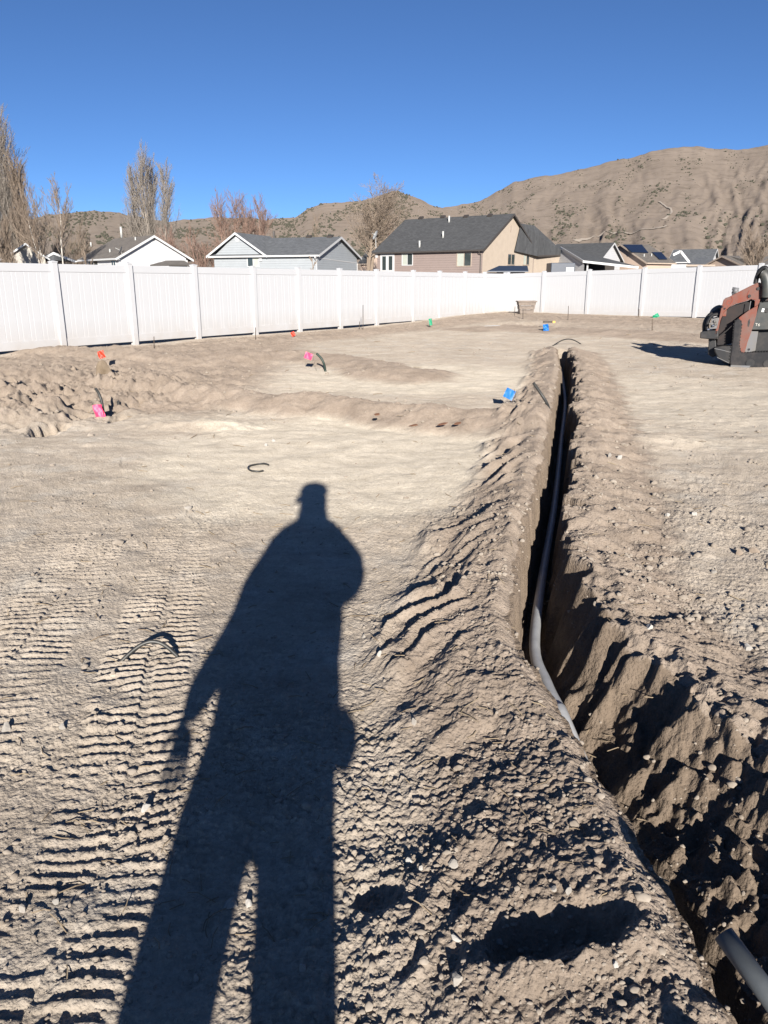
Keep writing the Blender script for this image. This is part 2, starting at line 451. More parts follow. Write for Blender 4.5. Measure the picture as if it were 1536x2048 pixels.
    z = z + (rub * 0.35 + churn * 0.12) * 0.13 * (id1 - 0.25) * np.clip(1.6 * (1.0 - w1 * 1.15), 0, 1) * (1 - intr)
    z = z + churn * (0.03 * fbm(x / 0.35, y / 0.35, 62, 4, .6) - 0.03 * np.abs(fbm(x / 0.3, y / 0.25, 67, 3, .6)))
    for hx, hy, rx, ry, dp in HOLES:
        e = np.hypot((x - hx) / rx, (y - hy) / ry) + 0.25 * perlin(x / 0.09, y / 0.09, 65)
        z = z - dp * ss(1.15, 0.6, e)
    for hx, hy, rx, ry, dp in LUMPS:
        e = np.hypot((x - hx) / rx, (y - hy) / ry) + 0.22 * perlin(x / 0.12, y / 0.12, 66)
        z = z + dp * ss(1.3, 0.15, e)
    # colour zones
    flat = (1 - spoil)
    cz = ss(1.2, 0.75, np.hypot((x + 0.25) / 1.9, (y - 6.9) / 2.3) + 0.3 * perlin(x / 0.7, y / 0.7, 70))
    cz = np.maximum(cz, ss(1.3, 0.4, np.hypot((x - 0.6) / 2.6, (y - 12.4) / 1.9) + 0.3 * perlin(x / 0.9, y / 0.9, 71)))
    cz = np.maximum(cz, 0.7 * ss(1.2, 0.4, np.hypot((x - 4.4) / 2.0, (y - 9.5) / 3.5) + 0.35 * perlin(x / 0.8, y / 0.5, 72)))
    pale = cz * flat
    if not fine:
        return z, spoil, pale
    # track prints ------------------------------------------------------
    tr_total = np.zeros(x.shape)
    for i, (poly, w, dep, pitch, stg) in enumerate(TRACKS):
        d1, t1, s1 = seg_dist(x, y, poly)
        sd1 = d1 * s1
        m = ss(w / 2 + 0.015, w / 2 - 0.02, d1)
        brk = ss(-0.6, -0.15, perlin(x / 0.24, y / 0.24, 80 + i) + 0.2 * perlin(x / 0.06, y / 0.06, 85 + i)) * (0.55 + 0.45 * ss(-.1, .3, perlin(x / 0.7, y / 0.7, 90 + i)))
        mm = m * brk * stg * flat * (1 - 0.6 * tr_total)
        ph = (t1 + 0.006 * perlin(x / 0.11, y / 0.11, 100 + i) + 0.02 * perlin(x / 0.4, y / 0.4, 104) + np.where(sd1 > 0, 0.014, 0.0)) / pitch
        fr = ph - np.floor(ph)
        bar = ss(0.0, 0.16, fr) * ss(0.62, 0.34, fr)
        bar = bar * (1 - 0.6 * ss(0.03, 0.008, np.abs(sd1 + 0.02)))
        z = z + mm * (dep * bar - dep * 0.55)
        tr_total = np.maximum(tr_total, m * brk * stg)
    # crumbs and grain ----------------------------------------------------
    lod = ss(26, 9, r); lod2 = ss(10, 4, r)
    grav = ss(-0.25, 0.35, fbm(x / 0.9, y / 0.9, 110, 2) + 0.75 * ss(2.6, 1.5, r) * ss(-0.45, 0.05, x) + 0.5 * ss(-0.4, 0.5, x) * ss(5, 2, r) - 0.25)
    grav = np.maximum(grav, 0.45 * ss(1.5, 2.3, s) * ss(0.0, 0.4, perlin(x / 0.8, y / 0.8, 112)))
    grav = np.maximum(grav, 0.75 * np.clip(spoil, 0, 1))
    lipb = ss(-0.11, -0.05, s) * (s < 0.02) * (t < LIP_LEN)
    grav = grav * (1 - 0.65 * pale) * (1 - 0.85 * lipb)
    z = z + lod * (0.0045 + 0.0085 * spoil) * fbm(x / 0.16, y / 0.16, 120, 3, 0.55) * (1 - 0.5 * tr_total) * (1 - 0.55 * pale)
    w2, id2, tp2 = grit(x / 0.058 + 0.12 * perlin(x / .03, y / .03, 121), y / 0.058, 122)
    z = z + lod * grav * 0.0065 * ss(0.45, 0.95, id2) * np.clip(2.6 * (1 - w2 / 0.46), 0, 1) * tp2
    w3, id3, tp3 = grit(x / 0.025 + 0.12 * perlin(x / .015, y / .015, 124), y / 0.025, 125)
    z = z + lod2 * (0.12 + 0.88 * grav) * 0.006 * ss(0.35, 0.95, id3) * np.clip(2.4 * (1 - w3 / 0.48), 0, 1) * tp3
    z = z + lod2 * 0.0042 * (fbm(x / 0.022, y / 0.022, 127, 2, 0.6) - 1.2 * np.abs(perlin(x / 0.045, y / 0.03, 128))) * (0.6 + 0.6 * grav)
    # sparse bigger clods
    w4, id4 = worley(x / 0.17, y / 0.17, 130)
    z = z + lod * (0.35 + 0.65 * spoil) * (1 - 0.8 * pale) * 0.024 * ss(0.86, 0.98, id4) * np.clip(1.7 * (1 - w4 / 0.3), 0, 1)
    # dragged scuffs on the compacted flats
    z = z + lod * flat * (1 - 0.4 * pale) * 0.005 * perlin(x / 0.30 + 0.3 * perlin(x, y, 141), y / 0.085, 140) * ss(3.5, 6, r) * ss(0.8, 2.0, x)
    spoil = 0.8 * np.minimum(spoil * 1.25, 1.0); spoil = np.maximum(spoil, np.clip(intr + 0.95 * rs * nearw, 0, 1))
    return z, spoil, pale
_c = {}
def H(x, y):
    z = ground_fields(np.array([float(x)]), np.array([float(y)]))[0][0]
    return float(z)
def Hs(x, y):
    return ground_fields(np.asarray(x, float), np.asarray(y, float))[0]
def GH(px, py, it=3):
    """where the ray of a pixel meets the built ground"""
    z = 0.05
    for _ in range(it):
        p = G(px, py, z); z = H(p.x, p.y)
    p = G(px, py, z)
    return Vector((p.x, p.y, z))

def build_ground():
    dense = np.radians(np.linspace(-36.5, 36.5, 920))
    cl = np.radians(np.linspace(36.5, 323.5, 90)[1:-1])
    th = np.concatenate([dense, cl])
    dep = np.concatenate([np.linspace(76, 52, 70)[:-1], np.linspace(52, 11, 640)[:-1], np.linspace(11, 4.5, 230)[:-1], np.linspace(4.5, 2.0, 120)])
    rr = CAM_H / np.tan(np.radians(dep))
    rr = np.concatenate([[0.08, 0.2, 0.3], rr, np.geomspace(44, 9000, 45)])
    nt, nr = len(th), len(rr)
    TH, RR = np.meshgrid(th, rr)
    X = (RR * np.sin(TH)).ravel(); Y = (RR * np.cos(TH)).ravel()
    Z, S, PL = ground_fields(X, Y)
    co = np.empty((nt * nr + 1, 3), np.float32)
    co[:-1, 0] = X; co[:-1, 1] = Y; co[:-1, 2] = Z
    co[-1] = (0, 0, float(Z[:nt].mean()))
    i = np.arange(nr - 1)[:, None] * nt; j = np.arange(nt)[None, :]; j2 = (j + 1) % nt
    q = np.stack([i + j, i + nt + j, i + nt + j2, i + j2], -1).reshape(-1, 4)
    tri = np.stack([np.full(nt, nt * nr), np.arange(nt), (np.arange(nt) + 1) % nt], -1)
    lv = np.concatenate([q.ravel(), tri.ravel()]).astype(np.int32)
    nq = len(q)
    ls = np.concatenate([np.arange(nq) * 4, nq * 4 + np.arange(nt) * 3]).astype(np.int32)
    lt = np.concatenate([np.full(nq, 4), np.full(nt, 3)]).astype(np.int32)
    me = bpy.data.meshes.new('ground')
    me.vertices.add(len(co)); me.vertices.foreach_set('co', co.ravel())
    me.loops.add(len(lv)); me.loops.foreach_set('vertex_index', lv)
    me.polygons.add(len(ls)); me.polygons.foreach_set('loop_start', ls); me.polygons.foreach_set('loop_total', lt)
    me.polygons.foreach_set('use_smooth', np.ones(len(ls), bool))
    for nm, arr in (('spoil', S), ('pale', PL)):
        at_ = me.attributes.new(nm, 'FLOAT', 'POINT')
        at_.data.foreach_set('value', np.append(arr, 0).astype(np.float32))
    me.update(); me.validate()
    me.materials.append(soil_mat())
    return tag(link('ground', me), 'bare tan excavated dirt lot with a trench, spoil banks and track prints', 'ground', kind='structure')
def soil_mat():
    m = bpy.data.materials.new('soil'); m.use_nodes = True
    nt = m.node_tree; N = nt.nodes; K = nt.links; b = N['Principled BSDF']
    b.inputs['Roughness'].default_value = 0.95; b.inputs['Specular IOR Level'].default_value = 0.15; b.inputs['Diffuse Roughness'].default_value = 0.6
    tc = N.new('ShaderNodeTexCoord')
    def noise(sc, det=5, rough=0.6):
        n = N.new('ShaderNodeTexNoise'); n.inputs['Scale'].default_value = sc; n.inputs['Detail'].default_value = det; n.inputs['Roughness'].default_value = rough
        K.new(tc.outputs['Object'], n.inputs['Vector']); return n.outputs[0]
    def ramp(src, c1, c2, p1=0.3, p2=0.7):
        r_ = N.new('ShaderNodeValToRGB'); r_.color_ramp.elements[0].position = p1; r_.color_ramp.elements[1].position = p2
        r_.color_ramp.elements[0].color = (*c1, 1); r_.color_ramp.elements[1].color = (*c2, 1); K.new(src, r_.inputs[0]); return r_.outputs[0]
    def mix(f, a, c, mode='MIX'):
        x = N.new('ShaderNodeMix'); x.data_type = 'RGBA'; x.blend_type = mode
        if isinstance(f, float): x.inputs[0].default_value = f
        else: K.new(f, x.inputs[0])
        K.new(a, x.inputs[6]); K.new(c, x.inputs[7]); return x.outputs[2]
    def attr(nm):
        a = N.new('ShaderNodeAttribute'); a.attribute_name = nm; return a.outputs['Fac']
    base = ramp(noise(0.9, 7), (0.325, 0.28, 0.228), (0.425, 0.374, 0.312))
    base = mix(ramp(noise(2.3, 6), (0, 0, 0), (1, 1, 1), 0.52, 0.72), base, ramp(noise(14, 4), (0.35, 0.32, 0.277), (0.42, 0.388, 0.342)))
    pale = ramp(noise(3.0, 6), (0.44, 0.395, 0.325), (0.51, 0.462, 0.385))
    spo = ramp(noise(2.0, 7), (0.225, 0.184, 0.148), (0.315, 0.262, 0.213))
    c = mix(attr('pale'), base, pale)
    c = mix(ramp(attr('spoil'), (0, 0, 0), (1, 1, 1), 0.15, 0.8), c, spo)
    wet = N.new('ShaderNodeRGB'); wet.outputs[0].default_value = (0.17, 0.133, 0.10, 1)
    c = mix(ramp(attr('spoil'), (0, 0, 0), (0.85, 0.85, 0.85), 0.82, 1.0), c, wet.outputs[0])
    mp = N.new('ShaderNodeMapping'); mp.inputs['Scale'].default_value = (1.3, 4.5, 1.3); K.new(tc.outputs['Object'], mp.inputs[0])
    ns = N.new('ShaderNodeTexNoise'); ns.inputs['Scale'].default_value = 1.6; ns.inputs['Detail'].default_value = 8; ns.inputs['Roughness'].default_value = 0.7; K.new(mp.outputs[0], ns.inputs['Vector'])
    c = mix(0.8, c, ramp(ns.outputs[0], (0.84, 0.83, 0.82), (1.13, 1.13, 1.13), 0.3, 0.7), 'MULTIPLY')
    c = mix(0.6, c, ramp(noise(7, 6, 0.7), (0.82, 0.80, 0.78), (1.15, 1.15, 1.15), 0.3, 0.7), 'MULTIPLY')
    c = mix(0.75, c, ramp(noise(60, 5, 0.7), (0.80, 0.79, 0.78), (1.14, 1.13, 1.12), 0.25, 0.75), 'MULTIPLY')
    vo = N.new('ShaderNodeTexVoronoi'); vo.inputs['Scale'].default_value = 38; K.new(tc.outputs['Object'], vo.inputs['Vector'])
    sp = N.new('ShaderNodeSeparateColor'); K.new(vo.outputs['Color'], sp.inputs[0])
    c = mix(0.35, c, ramp(sp.outputs[0], (0.82, 0.80, 0.77), (1.18, 1.18, 1.18), 0.0, 1.0), 'MULTIPLY')
    K.new(c, b.inputs['Base Color'])
    n1 = noise(90, 6, 0.65)
    bp = N.new('ShaderNodeBump'); bp.inputs['Distance'].default_value = 0.009; bp.inputs['Strength'].default_value = 0.9
    K.new(n1, bp.inputs['Height'])
    n3 = noise(22, 4, 0.6)
    for vs_, vd_ in ((70, 0.0045), (150, 0.002)):
        v2 = N.new('ShaderNodeTexVoronoi'); v2.inputs['Scale'].default_value = vs_; K.new(tc.outputs['Object'], v2.inputs['Vector'])
        iv = N.new('ShaderNodeMath'); iv.operation = 'SUBTRACT'; iv.inputs[0].default_value = 1.0; K.new(v2.outputs['Distance'], iv.inputs[1])
        bv = N.new('ShaderNodeBump'); bv.inputs['Distance'].default_value = vd_; bv.inputs['Strength'].default_value = 0.9
        K.new(iv.outputs[0], bv.inputs['Height']); K.new(bp.outputs[0], bv.inputs['Normal']); bp = bv
    bp2 = N.new('ShaderNodeBump'); bp2.inputs['Distance'].default_value = 0.012; bp2.inputs['Strength'].default_value = 0.5
    K.new(n3, bp2.inputs['Height']); K.new(bp.outputs[0], bp2.inputs['Normal']); K.new(bp2.outputs[0], b.inputs['Normal'])
    return m
build_ground()

# ================================================================== HILLS
def azel(px, py):
    d = ray(px, py)
    return math.atan2(d.x, d.y), d.z / math.hypot(d.x, d.y)
class Hill:
    def __init__(s, pts, r0, rc, seed, rough, az0=None, az1=None):
        a = [azel(*p) for p in pts]
        s.az = np.array([q[0] for q in a]); s.tn = np.array([q[1] for q in a])
        s.r0, s.rc, s.seed, s.rough = r0, rc, seed, rough
        s.a0 = az0 if az0 is not None else s.az[0]; s.a1 = az1 if az1 is not None else s.az[-1]
    def crest(s, az):
        return s.rc * (1 + 0.06 * perlin(az * 9, 0 * az + s.seed, s.seed))
    def z(s, az, r):
        tn = np.interp(az, s.az, s.tn) + 0.0016 * fbm(az * 40, 0 * az, s.seed + 9, 4)
        rc = s.crest(az)
        zc = np.maximum(tn, 0.004) * rc + CAM_H
        t = np.clip((r - s.r0) / (rc - s.r0), 0, 1)
        base = zc * (0.20 * t + 0.80 * t ** 1.55)
        w = az + 0.035 * perlin(az * 12, t * 2.5, s.seed + 1)
        g1 = np.abs(perlin(w * 14 + 0.3 * t, t * 1.3, s.seed + 2)); g2 = np.abs(perlin(w * 37, t * 3.0, s.seed + 3))
        g3 = fbm(w * 90, t * 9, s.seed + 4, 3)
        env = 4 * t * (1 - t)
        base = base + zc * env * s.rough * (0.036 * (0.35 - g1) + 0.014 * (0.3 - g2) + 0.010 * g3)
        back = np.clip((r - rc) / (0.5 * rc), 0, 1)
        return np.where(r > rc, zc * (1 - 0.9 * back), base)
    def build(s, mat_, label):
        na, nr = 520, 110
        az = np.linspace(s.a0, s.a1, na); 
        tt = np.concatenate([np.linspace(0, 1, nr - 12), np.linspace(1.02, 1.5, 12)])
        A, T = np.meshgrid(az, tt)
        RC = s.crest(A); RR = np.where(T <= 1, s.r0 + (RC - s.r0) * T, RC * T)
        Z = s.z(A, RR)
        edge = ss(0, 0.05, A - s.a0) * ss(0, 0.05, s.a1 - A) if s.edge else 1.0
        Z = Z * edge - 2.0
        co = np.stack([RR * np.sin(A), RR * np.cos(A), Z], -1).reshape(-1, 3)
        i = np.arange(nr - 1)[:, None] * na; j = np.arange(na - 1)[None, :]
        q = np.stack([i + j, i + j + 1, i + na + j + 1, i + na + j], -1).reshape(-1, 4)
        me = bpy.data.meshes.new('hill')
        me.vertices.add(len(co)); me.vertices.foreach_set('co', co.astype(np.float32).ravel())
        me.loops.add(q.size); me.loops.foreach_set('vertex_index', q.astype(np.int32).ravel())
        me.polygons.add(len(q)); me.polygons.foreach_set('loop_start', (np.arange(len(q)) * 4).astype(np.int32)); me.polygons.foreach_set('loop_total', np.full(len(q), 4, np.int32))
        me.polygons.foreach_set('use_smooth', np.ones(len(q), bool))
        me.update(); me.validate(); me.materials.append(mat_)
        return tag(link('hill', me), label, 'hill', kind='structure')
    edge = False
    def hit(s, px, py):
        az, tn = azel(px, py)
        r = np.linspace(s.r0, s.rc * 1.05, 900)
        d = s.z(np.full(r.shape, az), r) - 2.0 - (CAM_H + tn * r)
        k = np.argmax(d > 0)
        if d[k] <= 0: return None
        return Vector((r[k] * math.sin(az), r[k] * math.cos(az), float(s.z(np.array([az]), np.array([r[k]]))[0]) - 2.0))
def hill_mat(name, c1, c2, c3):
    m = mat(name, c1, 0.95, col2=c2, scale=0.006, detail=9, spec=0.1)
    nt = m.node_tree; N = nt.nodes; K = nt.links; b = N['Principled BSDF']
    src = [l for l in K if l.to_socket == b.inputs['Base Color']][0].from_socket
    tc = N.new('ShaderNodeTexCoord')
    nz = N.new('ShaderNodeTexNoise'); nz.inputs['Scale'].default_value = 0.035; nz.inputs['Detail'].default_value = 8; nz.inputs['Roughness'].default_value = 0.7
    K.new(tc.outputs['Object'], nz.inputs['Vector'])
    cr = N.new('ShaderNodeValToRGB'); cr.color_ramp.elements[0].position = 0.5; cr.color_ramp.elements[1].position = 0.72
    K.new(nz.outputs[0], cr.inputs[0])
    cc = N.new('ShaderNodeRGB'); cc.outputs[0].default_value = (*c3, 1)
    mx = N.new('ShaderNodeMix'); mx.data_type = 'RGBA'
    K.new(cr.outputs[0], mx.inputs[0]); K.new(src, mx.inputs[6]); K.new(cc.outputs[0], mx.inputs[7]); K.new(mx.outputs[2], b.inputs['Base Color'])
    bp = N.new('ShaderNodeBump'); bp.inputs['Distance'].default_value = 5.0; bp.inputs['Strength'].default_value = 0.8
    K.new(nz.outputs[0], bp.inputs['Height']); K.new(bp.outputs[0], b.inputs['Normal'])
    return m
HM = hill_mat('dry_grass_hill', (0.165, 0.134, 0.108), (0.205, 0.168, 0.137), (0.108, 0.088, 0.070))
HM2 = hill_mat('brushy_hill', (0.155, 0.127, 0.103), (0.19, 0.158, 0.129), (0.085, 0.072, 0.058))
hillR = Hill([(700, 460), (780, 440), (890, 413), (930, 406), (960, 400), (1000, 380), (1030, 361), (1060, 355), (1100, 350), (1170, 335), (1230, 320), (1300, 303), (1350, 293), (1395, 290), (1440, 297),
              (1480, 298), (1536, 288), (1650, 270), (1800, 262), (2200, 300), (3000, 400)], 420, 2300, 210, 1.0)
hillC = Hill([(380, 470), (480, 452), (540, 437), (590, 431), (620, 415), (650, 403), (690, 403), (730, 398), (760, 388), (795, 381), (830, 392), (870, 410), (900, 420), (960, 440), (1040, 470), (1150, 500)], 420, 1750, 230, 0.8)
hillL = Hill([(-1500, 480), (-600, 440), (-200, 450), (0, 445), (60, 436), (100, 429), (140, 423), (190, 419), (240, 424), (275, 434), (340, 441), (380, 437), (420, 433), (480, 434), (560, 440), (640, 455), (720, 475)], 420, 2000, 250, 0.8)
hillR.build(HM, 'large bare tan mountain slope rising on the right')
hillC.build(HM, 'double-humped tan hill dotted with shrubs in the middle distance')
hillL.build(HM2, 'low brushy tan hill on the left horizon')
# trails
M['trail'] = mat('pale_trail', (0.235, 0.20, 0.165), 0.95, var=0.1, scale=0.05)
def trail(pxs, w, label):
    pts = [hillR.hit(*p) for p in pxs]
    pts = [p for p in pts if p is not None]
    pts = spline(pts, 6)
    vs = []; fs = []
    for i, p in enumerate(pts):
        d = (pts[min(i + 1, len(pts) - 1)] - pts[max(i - 1, 0)]); d.z = 0; d.normalize()
        n = Vector((d.y, -d.x, 0))
        for k in (-1, 1):
            q = p + n * (k * w / 2)
            az = math.atan2(q.x, q.y); r = math.hypot(q.x, q.y)
            q.z = float(hillR.z(np.array([az]), np.array([r]))[0]) - 2.0 + 0.9
            vs.append(q)
    for i in range(len(pts) - 1):
        fs.append((2 * i, 2 * i + 1, 2 * i + 3, 2 * i + 2))
    b = MB(); b.add(vs, fs)
    return tag(b.build('trail', M['trail'], None, True), label, 'path', kind='structure')
trail([(1150, 482), (1190, 472), (1240, 466), (1290, 459), (1335, 452)], 5, 'pale dirt track crossing the foot of the mountain')
trail([(1318, 404), (1330, 412), (1343, 424), (1333, 436), (1325, 440)], 3, 'pale zigzag trail on the mountain flank')
# junipers
M['juniper'] = mat('juniper', (0.040, 0.042, 0.028), 0.9, col2=(0.075, 0.070, 0.048), scale=0.6)
rng = np.random.default_rng(7)
def blob(seed, n=1):
    bm = bmesh.new(); bmesh.ops.create_icosphere(bm, subdivisions=1, radius=1.0)
    rr_ = random.Random(seed)
    for v in bm.verts:
        v.co *= rr_.uniform(0.7, 1.2)
        v.co.z = v.co.z * 0.8 + 0.45
    vs = [tuple(v.co) for v in bm.verts]; fs = [tuple(v.index for v in f.verts) for f in bm.faces]
    bm.free(); return vs, fs
BL = [blob(i) for i in range(5)]
jun = []
def scatter(h, n, x0, x1, dens, smin, smax, tmin=0.1):
    k = 0; tries = 0
    az0 = azel(x0, 500)[0]; az1 = azel(x1, 500)[0]
    A = rng.uniform(az0, az1, n * 8); T = rng.uniform(tmin, 1.0, n * 8) 
    RC = h.crest(A); RR = h.r0 + (RC - h.r0) * T
    X = RR * np.sin(A); Y = RR * np.cos(A)
    Dn = dens + 0.9 * perlin(A * 30, T * 5, h.seed + 40) + 0.5 * perlin(A * 90, T * 12, h.seed + 41)
    keep = np.where(rng.uniform(0, 1, n * 8) < Dn)[0][:n]
    Z = h.z(A, RR) - 2.0
    for i in keep:
        jun.append((X[i], Y[i], Z[i], rng.uniform(smin, smax) * rng.uniform(0.7, 1.25), h.seed))
scatter(hillC, 1900, 480, 960, 0.2, 1.1, 2.4, 0.25)
scatter(hillL, 2300, -250, 700, 0.30, 1.4, 2.9, 0.3)
scatter(hillR, 800, 880, 1650, -0.08, 1.2, 2.7, 0.2)
scatter(hillR, 1600, 880, 1650, 0.12, 0.6, 1.3, 0.15)
scatter(hillC, 1200, 480, 960, 0.3, 0.6, 1.2, 0.2)
jun.sort(key=lambda q: -q[3] / math.hypot(q[0], q[1]))
vis = [q for q in jun if proj(q)[1] < 500 and 0 < proj(q)[0] < 1536]
vset = set(id(q) for q in vis[:240])
BM = []
for vs, fs in BL:
    b_ = MB(); b_.add(vs, fs); BM.append(b_.mesh('juniper_shrub', M['juniper'], True))
rest = MB()
for k, q in enumerate(jun):
    if id(q) in vset:
        o = link('juniper_shrub', BM[k % 5], None, q[:3], (0, 0, k * 1.7), (q[3],) * 3)
        w_ = {210: 'the large bare mountain on the right', 230: 'the double-humped hill in the middle', 250: 'the low hill on the left horizon'}[q[4]]; tag(o, 'small dark round shrub, one of many dotting ' + w_, 'shrub', 'shrubs dotting ' + w_)
    else:
        vs, fs = BL[k % 5]; c, s_ = math.cos(k), math.sin(k)
        rest.add([(q[0] + q[3] * (v[0] * c - v[1] * s_), q[1] + q[3] * (v[0] * s_ + v[1] * c), q[2] + q[3] * v[2]) for v in vs], fs)
tag(rest.build('hillside_scrub', M['juniper'], None, True), 'dark scrub scattered over the far hillsides', 'scrub', kind='stuff')

# ================================================================== FENCE
FENCE_H = 1.88
def fence(name, posts, ztops, label, parts_seed):
    """posts: list of 2d points"""
    root = empty(name, (posts[0].x, posts[0].y, ztops[0] - FENCE_H), 0, label, 'fence')
    o0 = Vector(root.location)
    pm = MB(); pm.box((0, 0, (FENCE_H - 0.5) / 2 - 0.25 + 0.0), (0.127, 0.127, FENCE_H + 0.45))
    pm = MB(); pm.box2((-0.0635, -0.0635, -0.5), (0.0635, 0.0635, FENCE_H - 0.03)); post_me = pm.mesh('post', M['vinyl'])
    cm = MB(); cm.box2((-0.073, -0.073, 0), (0.073, 0.073, 0.022)); 
    cm.add([(-0.066, -0.066, 0.022), (0.066, -0.066, 0.022), (0.066, 0.066, 0.022), (-0.066, 0.066, 0.022), (0, 0, 0.045)], [(0, 1, 4), (1, 2, 4), (2, 3, 4), (3, 0, 4)])
    cap_me = cm.mesh('post_cap', M['vinyl'])
    # tongue-and-groove board, unit width, unit height; ribs and grooves are real
    prof = [(0, 0.005), (0.015, 0.0075), (0.03, 0.008), (0.61, 0.008), (0.628, 0.0055), (0.65, 0.0055), (0.668, 0.008), (0.97, 0.008), (0.985, 0.0075), (1.0, 0.005)]
    bm_ = MB(); n = len(prof)
    for sgn in (1, -1):
        b0 = len(bm_.v)
        vs = [(u, -sgn * (d + 0.004), zz) for zz in (0, 1) for u, d in prof]
        fs = [(i, i + 1, n + i + 1, n + i) for i in range(n - 1)]
        bm_.add(vs, fs)
    board_me = bpy.data.meshes.new('board'); board_me.from_pydata(bm_.v, [], bm_.f); board_me.materials.append(M['vinyl']); board_me.update()
    rr_ = random.Random(parts_seed)
    for i, p in enumerate(posts):
        zb = ztops[i] - FENCE_H
        po = link('post', post_me, root, Vector((p.x, p.y, zb)) - o0)
        d = (posts[min(i + 1, len(posts) - 1)] - posts[max(i - 1, 0)]); ang = math.atan2(d.y, d.x)
        po.rotation_euler = (rr_.uniform(-.004, .004), rr_.uniform(-.004, .004), ang)
        link('post_cap', cap_me, po, (0, 0, FENCE_H - 0.03))
    for i in range(len(posts) - 1):
        a, b = posts[i], posts[i + 1]
        d = b - a; L = d.length; ang = math.atan2(d.y, d.x); dn = d / L
        za, zb = ztops[i] - FENCE_H, ztops[i + 1] - FENCE_H
        for nm, z0, hh in (('top_rail', 1.655, 0.165), ('bottom_rail', 0.07, 0.175)):
            m_ = MB()
            A = Vector((a.x, a.y, za + z0 + hh / 2)) - o0 + Vector((dn.x, dn.y, 0)) * 0.06
            B = Vector((b.x, b.y, zb + z0 + hh / 2)) - o0 - Vector((dn.x, dn.y, 0)) * 0.06
            m_.beam(A, B, 0.05, hh)
            m_.build(nm, M['vinyl'], root, bevel=0.006)
        nb = max(5, round((L - 0.13) / 0.285)); w = (L - 0.13) / nb
        for k in range(nb):
            f0 = (0.065 + w * k) / L
            bz = za + (zb - za) * (f0 + w / L / 2)
            q = a + dn * (0.065 + w * k)
            link('board', board_me, root, Vector((q.x, q.y, bz + 0.22)) - o0, (0, 0, ang), (w, 1, 1.46))
    return root
def on_line(px, py, p0, d):
    r_ = ray(px, py); a, b = r_.x, r_.y
    # p0 + s d = t (a,b)
    det = d.x * (-b) - d.y * (-a)
    s = ((-p0.x) * (-b) - (-p0.y) * (-a)) / det
    return p0 + d * s
lt = [(106, 522), (255.6, 525), (386.6, 528.5), (505, 532.6), (595.7, 534.5), (679, 537.7), (753, 539.5), (826.6, 540), (880, 541), (931, 542), (970, 543)]
lp = [on_line(x, y, FL0, FLD) for x, y in lt]
lp = [lp[0] - FLD * (2.1 * k) for k in (4, 3, 2, 1)] + lp + [FC]
fence('vinyl_fence', lp, [1.954] * len(lp), 'long white vinyl privacy fence along the left, receding to the far corner', 1)
rt = [(1089, 540.5), (1180, 536.7), (1290.6, 533.6), (1400.6, 530.3), (1524, 528)]
rp = [on_line(x, y, FC, FRD) for x, y in rt]
rp = rp + [rp[-1] + FRD * (2.3 * k) for k in (1, 2, 3, 4)]
rp = [FC + FRD * 0.14] + rp
rz = [1.96] + [1.5 + 0.46 + 0.0164 * ((p - FC).length) for p in rp[1:]]
fence('vinyl_fence', rp, rz, 'white vinyl privacy fence across the right, behind the track loader', 2)

# ================================================================== HOUSES
M['roof_grey'] = shingle('grey_shingle', (0.060, 0.064, 0.070), (0.10, 0.105, 0.112))
M['roof_dark'] = shingle('dark_shingle', (0.042, 0.043, 0.046), (0.058, 0.060, 0.062))
M['roof_brown'] = shingle('brown_shingle', (0.085, 0.076, 0.068), (0.115, 0.102, 0.09))
M['side_white'] = siding('white_siding', (0.50, 0.50, 0.505))
M['side_grey'] = siding('pale_grey_siding', (0.285, 0.305, 0.32))
M['side_rose'] = siding('rose_tan_siding', (0.235, 0.185, 0.165), 0.22)
M['stucco'] = mat('tan_stucco', (0.30, 0.25, 0.20), 0.9, var=0.06, scale=2.0, bump=0.01)
M['stucco_pale'] = mat('pale_stucco', (0.42, 0.39, 0.345), 0.9, var=0.05, scale=2.0)
M['stucco_peach'] = mat('peach_stucco', (0.40, 0.31, 0.25), 0.9, var=0.05, scale=2.0)
M['trim_dark'] = mat('dark_brown_trim', (0.055, 0.047, 0.042), 0.6, var=0.1)
M['trim_tan'] = mat('tan_trim', (0.36, 0.29, 0.23), 0.6, var=0.1)
M['vent'] = mat('galvanised_vent', (0.42, 0.42, 0.40), 0.5, var=0.15)
M['solar'] = mat('solar_panel', (0.014, 0.019, 0.035), 0.25, var=0.2, scale=3, spec=0.8)
M['navy'] = mat('navy_metal_roof', (0.035, 0.045, 0.065), 0.4, var=0.15)
M['wood'] = mat('weathered_wood', (0.26, 0.20, 0.15), 0.85, var=0.25, scale=6)

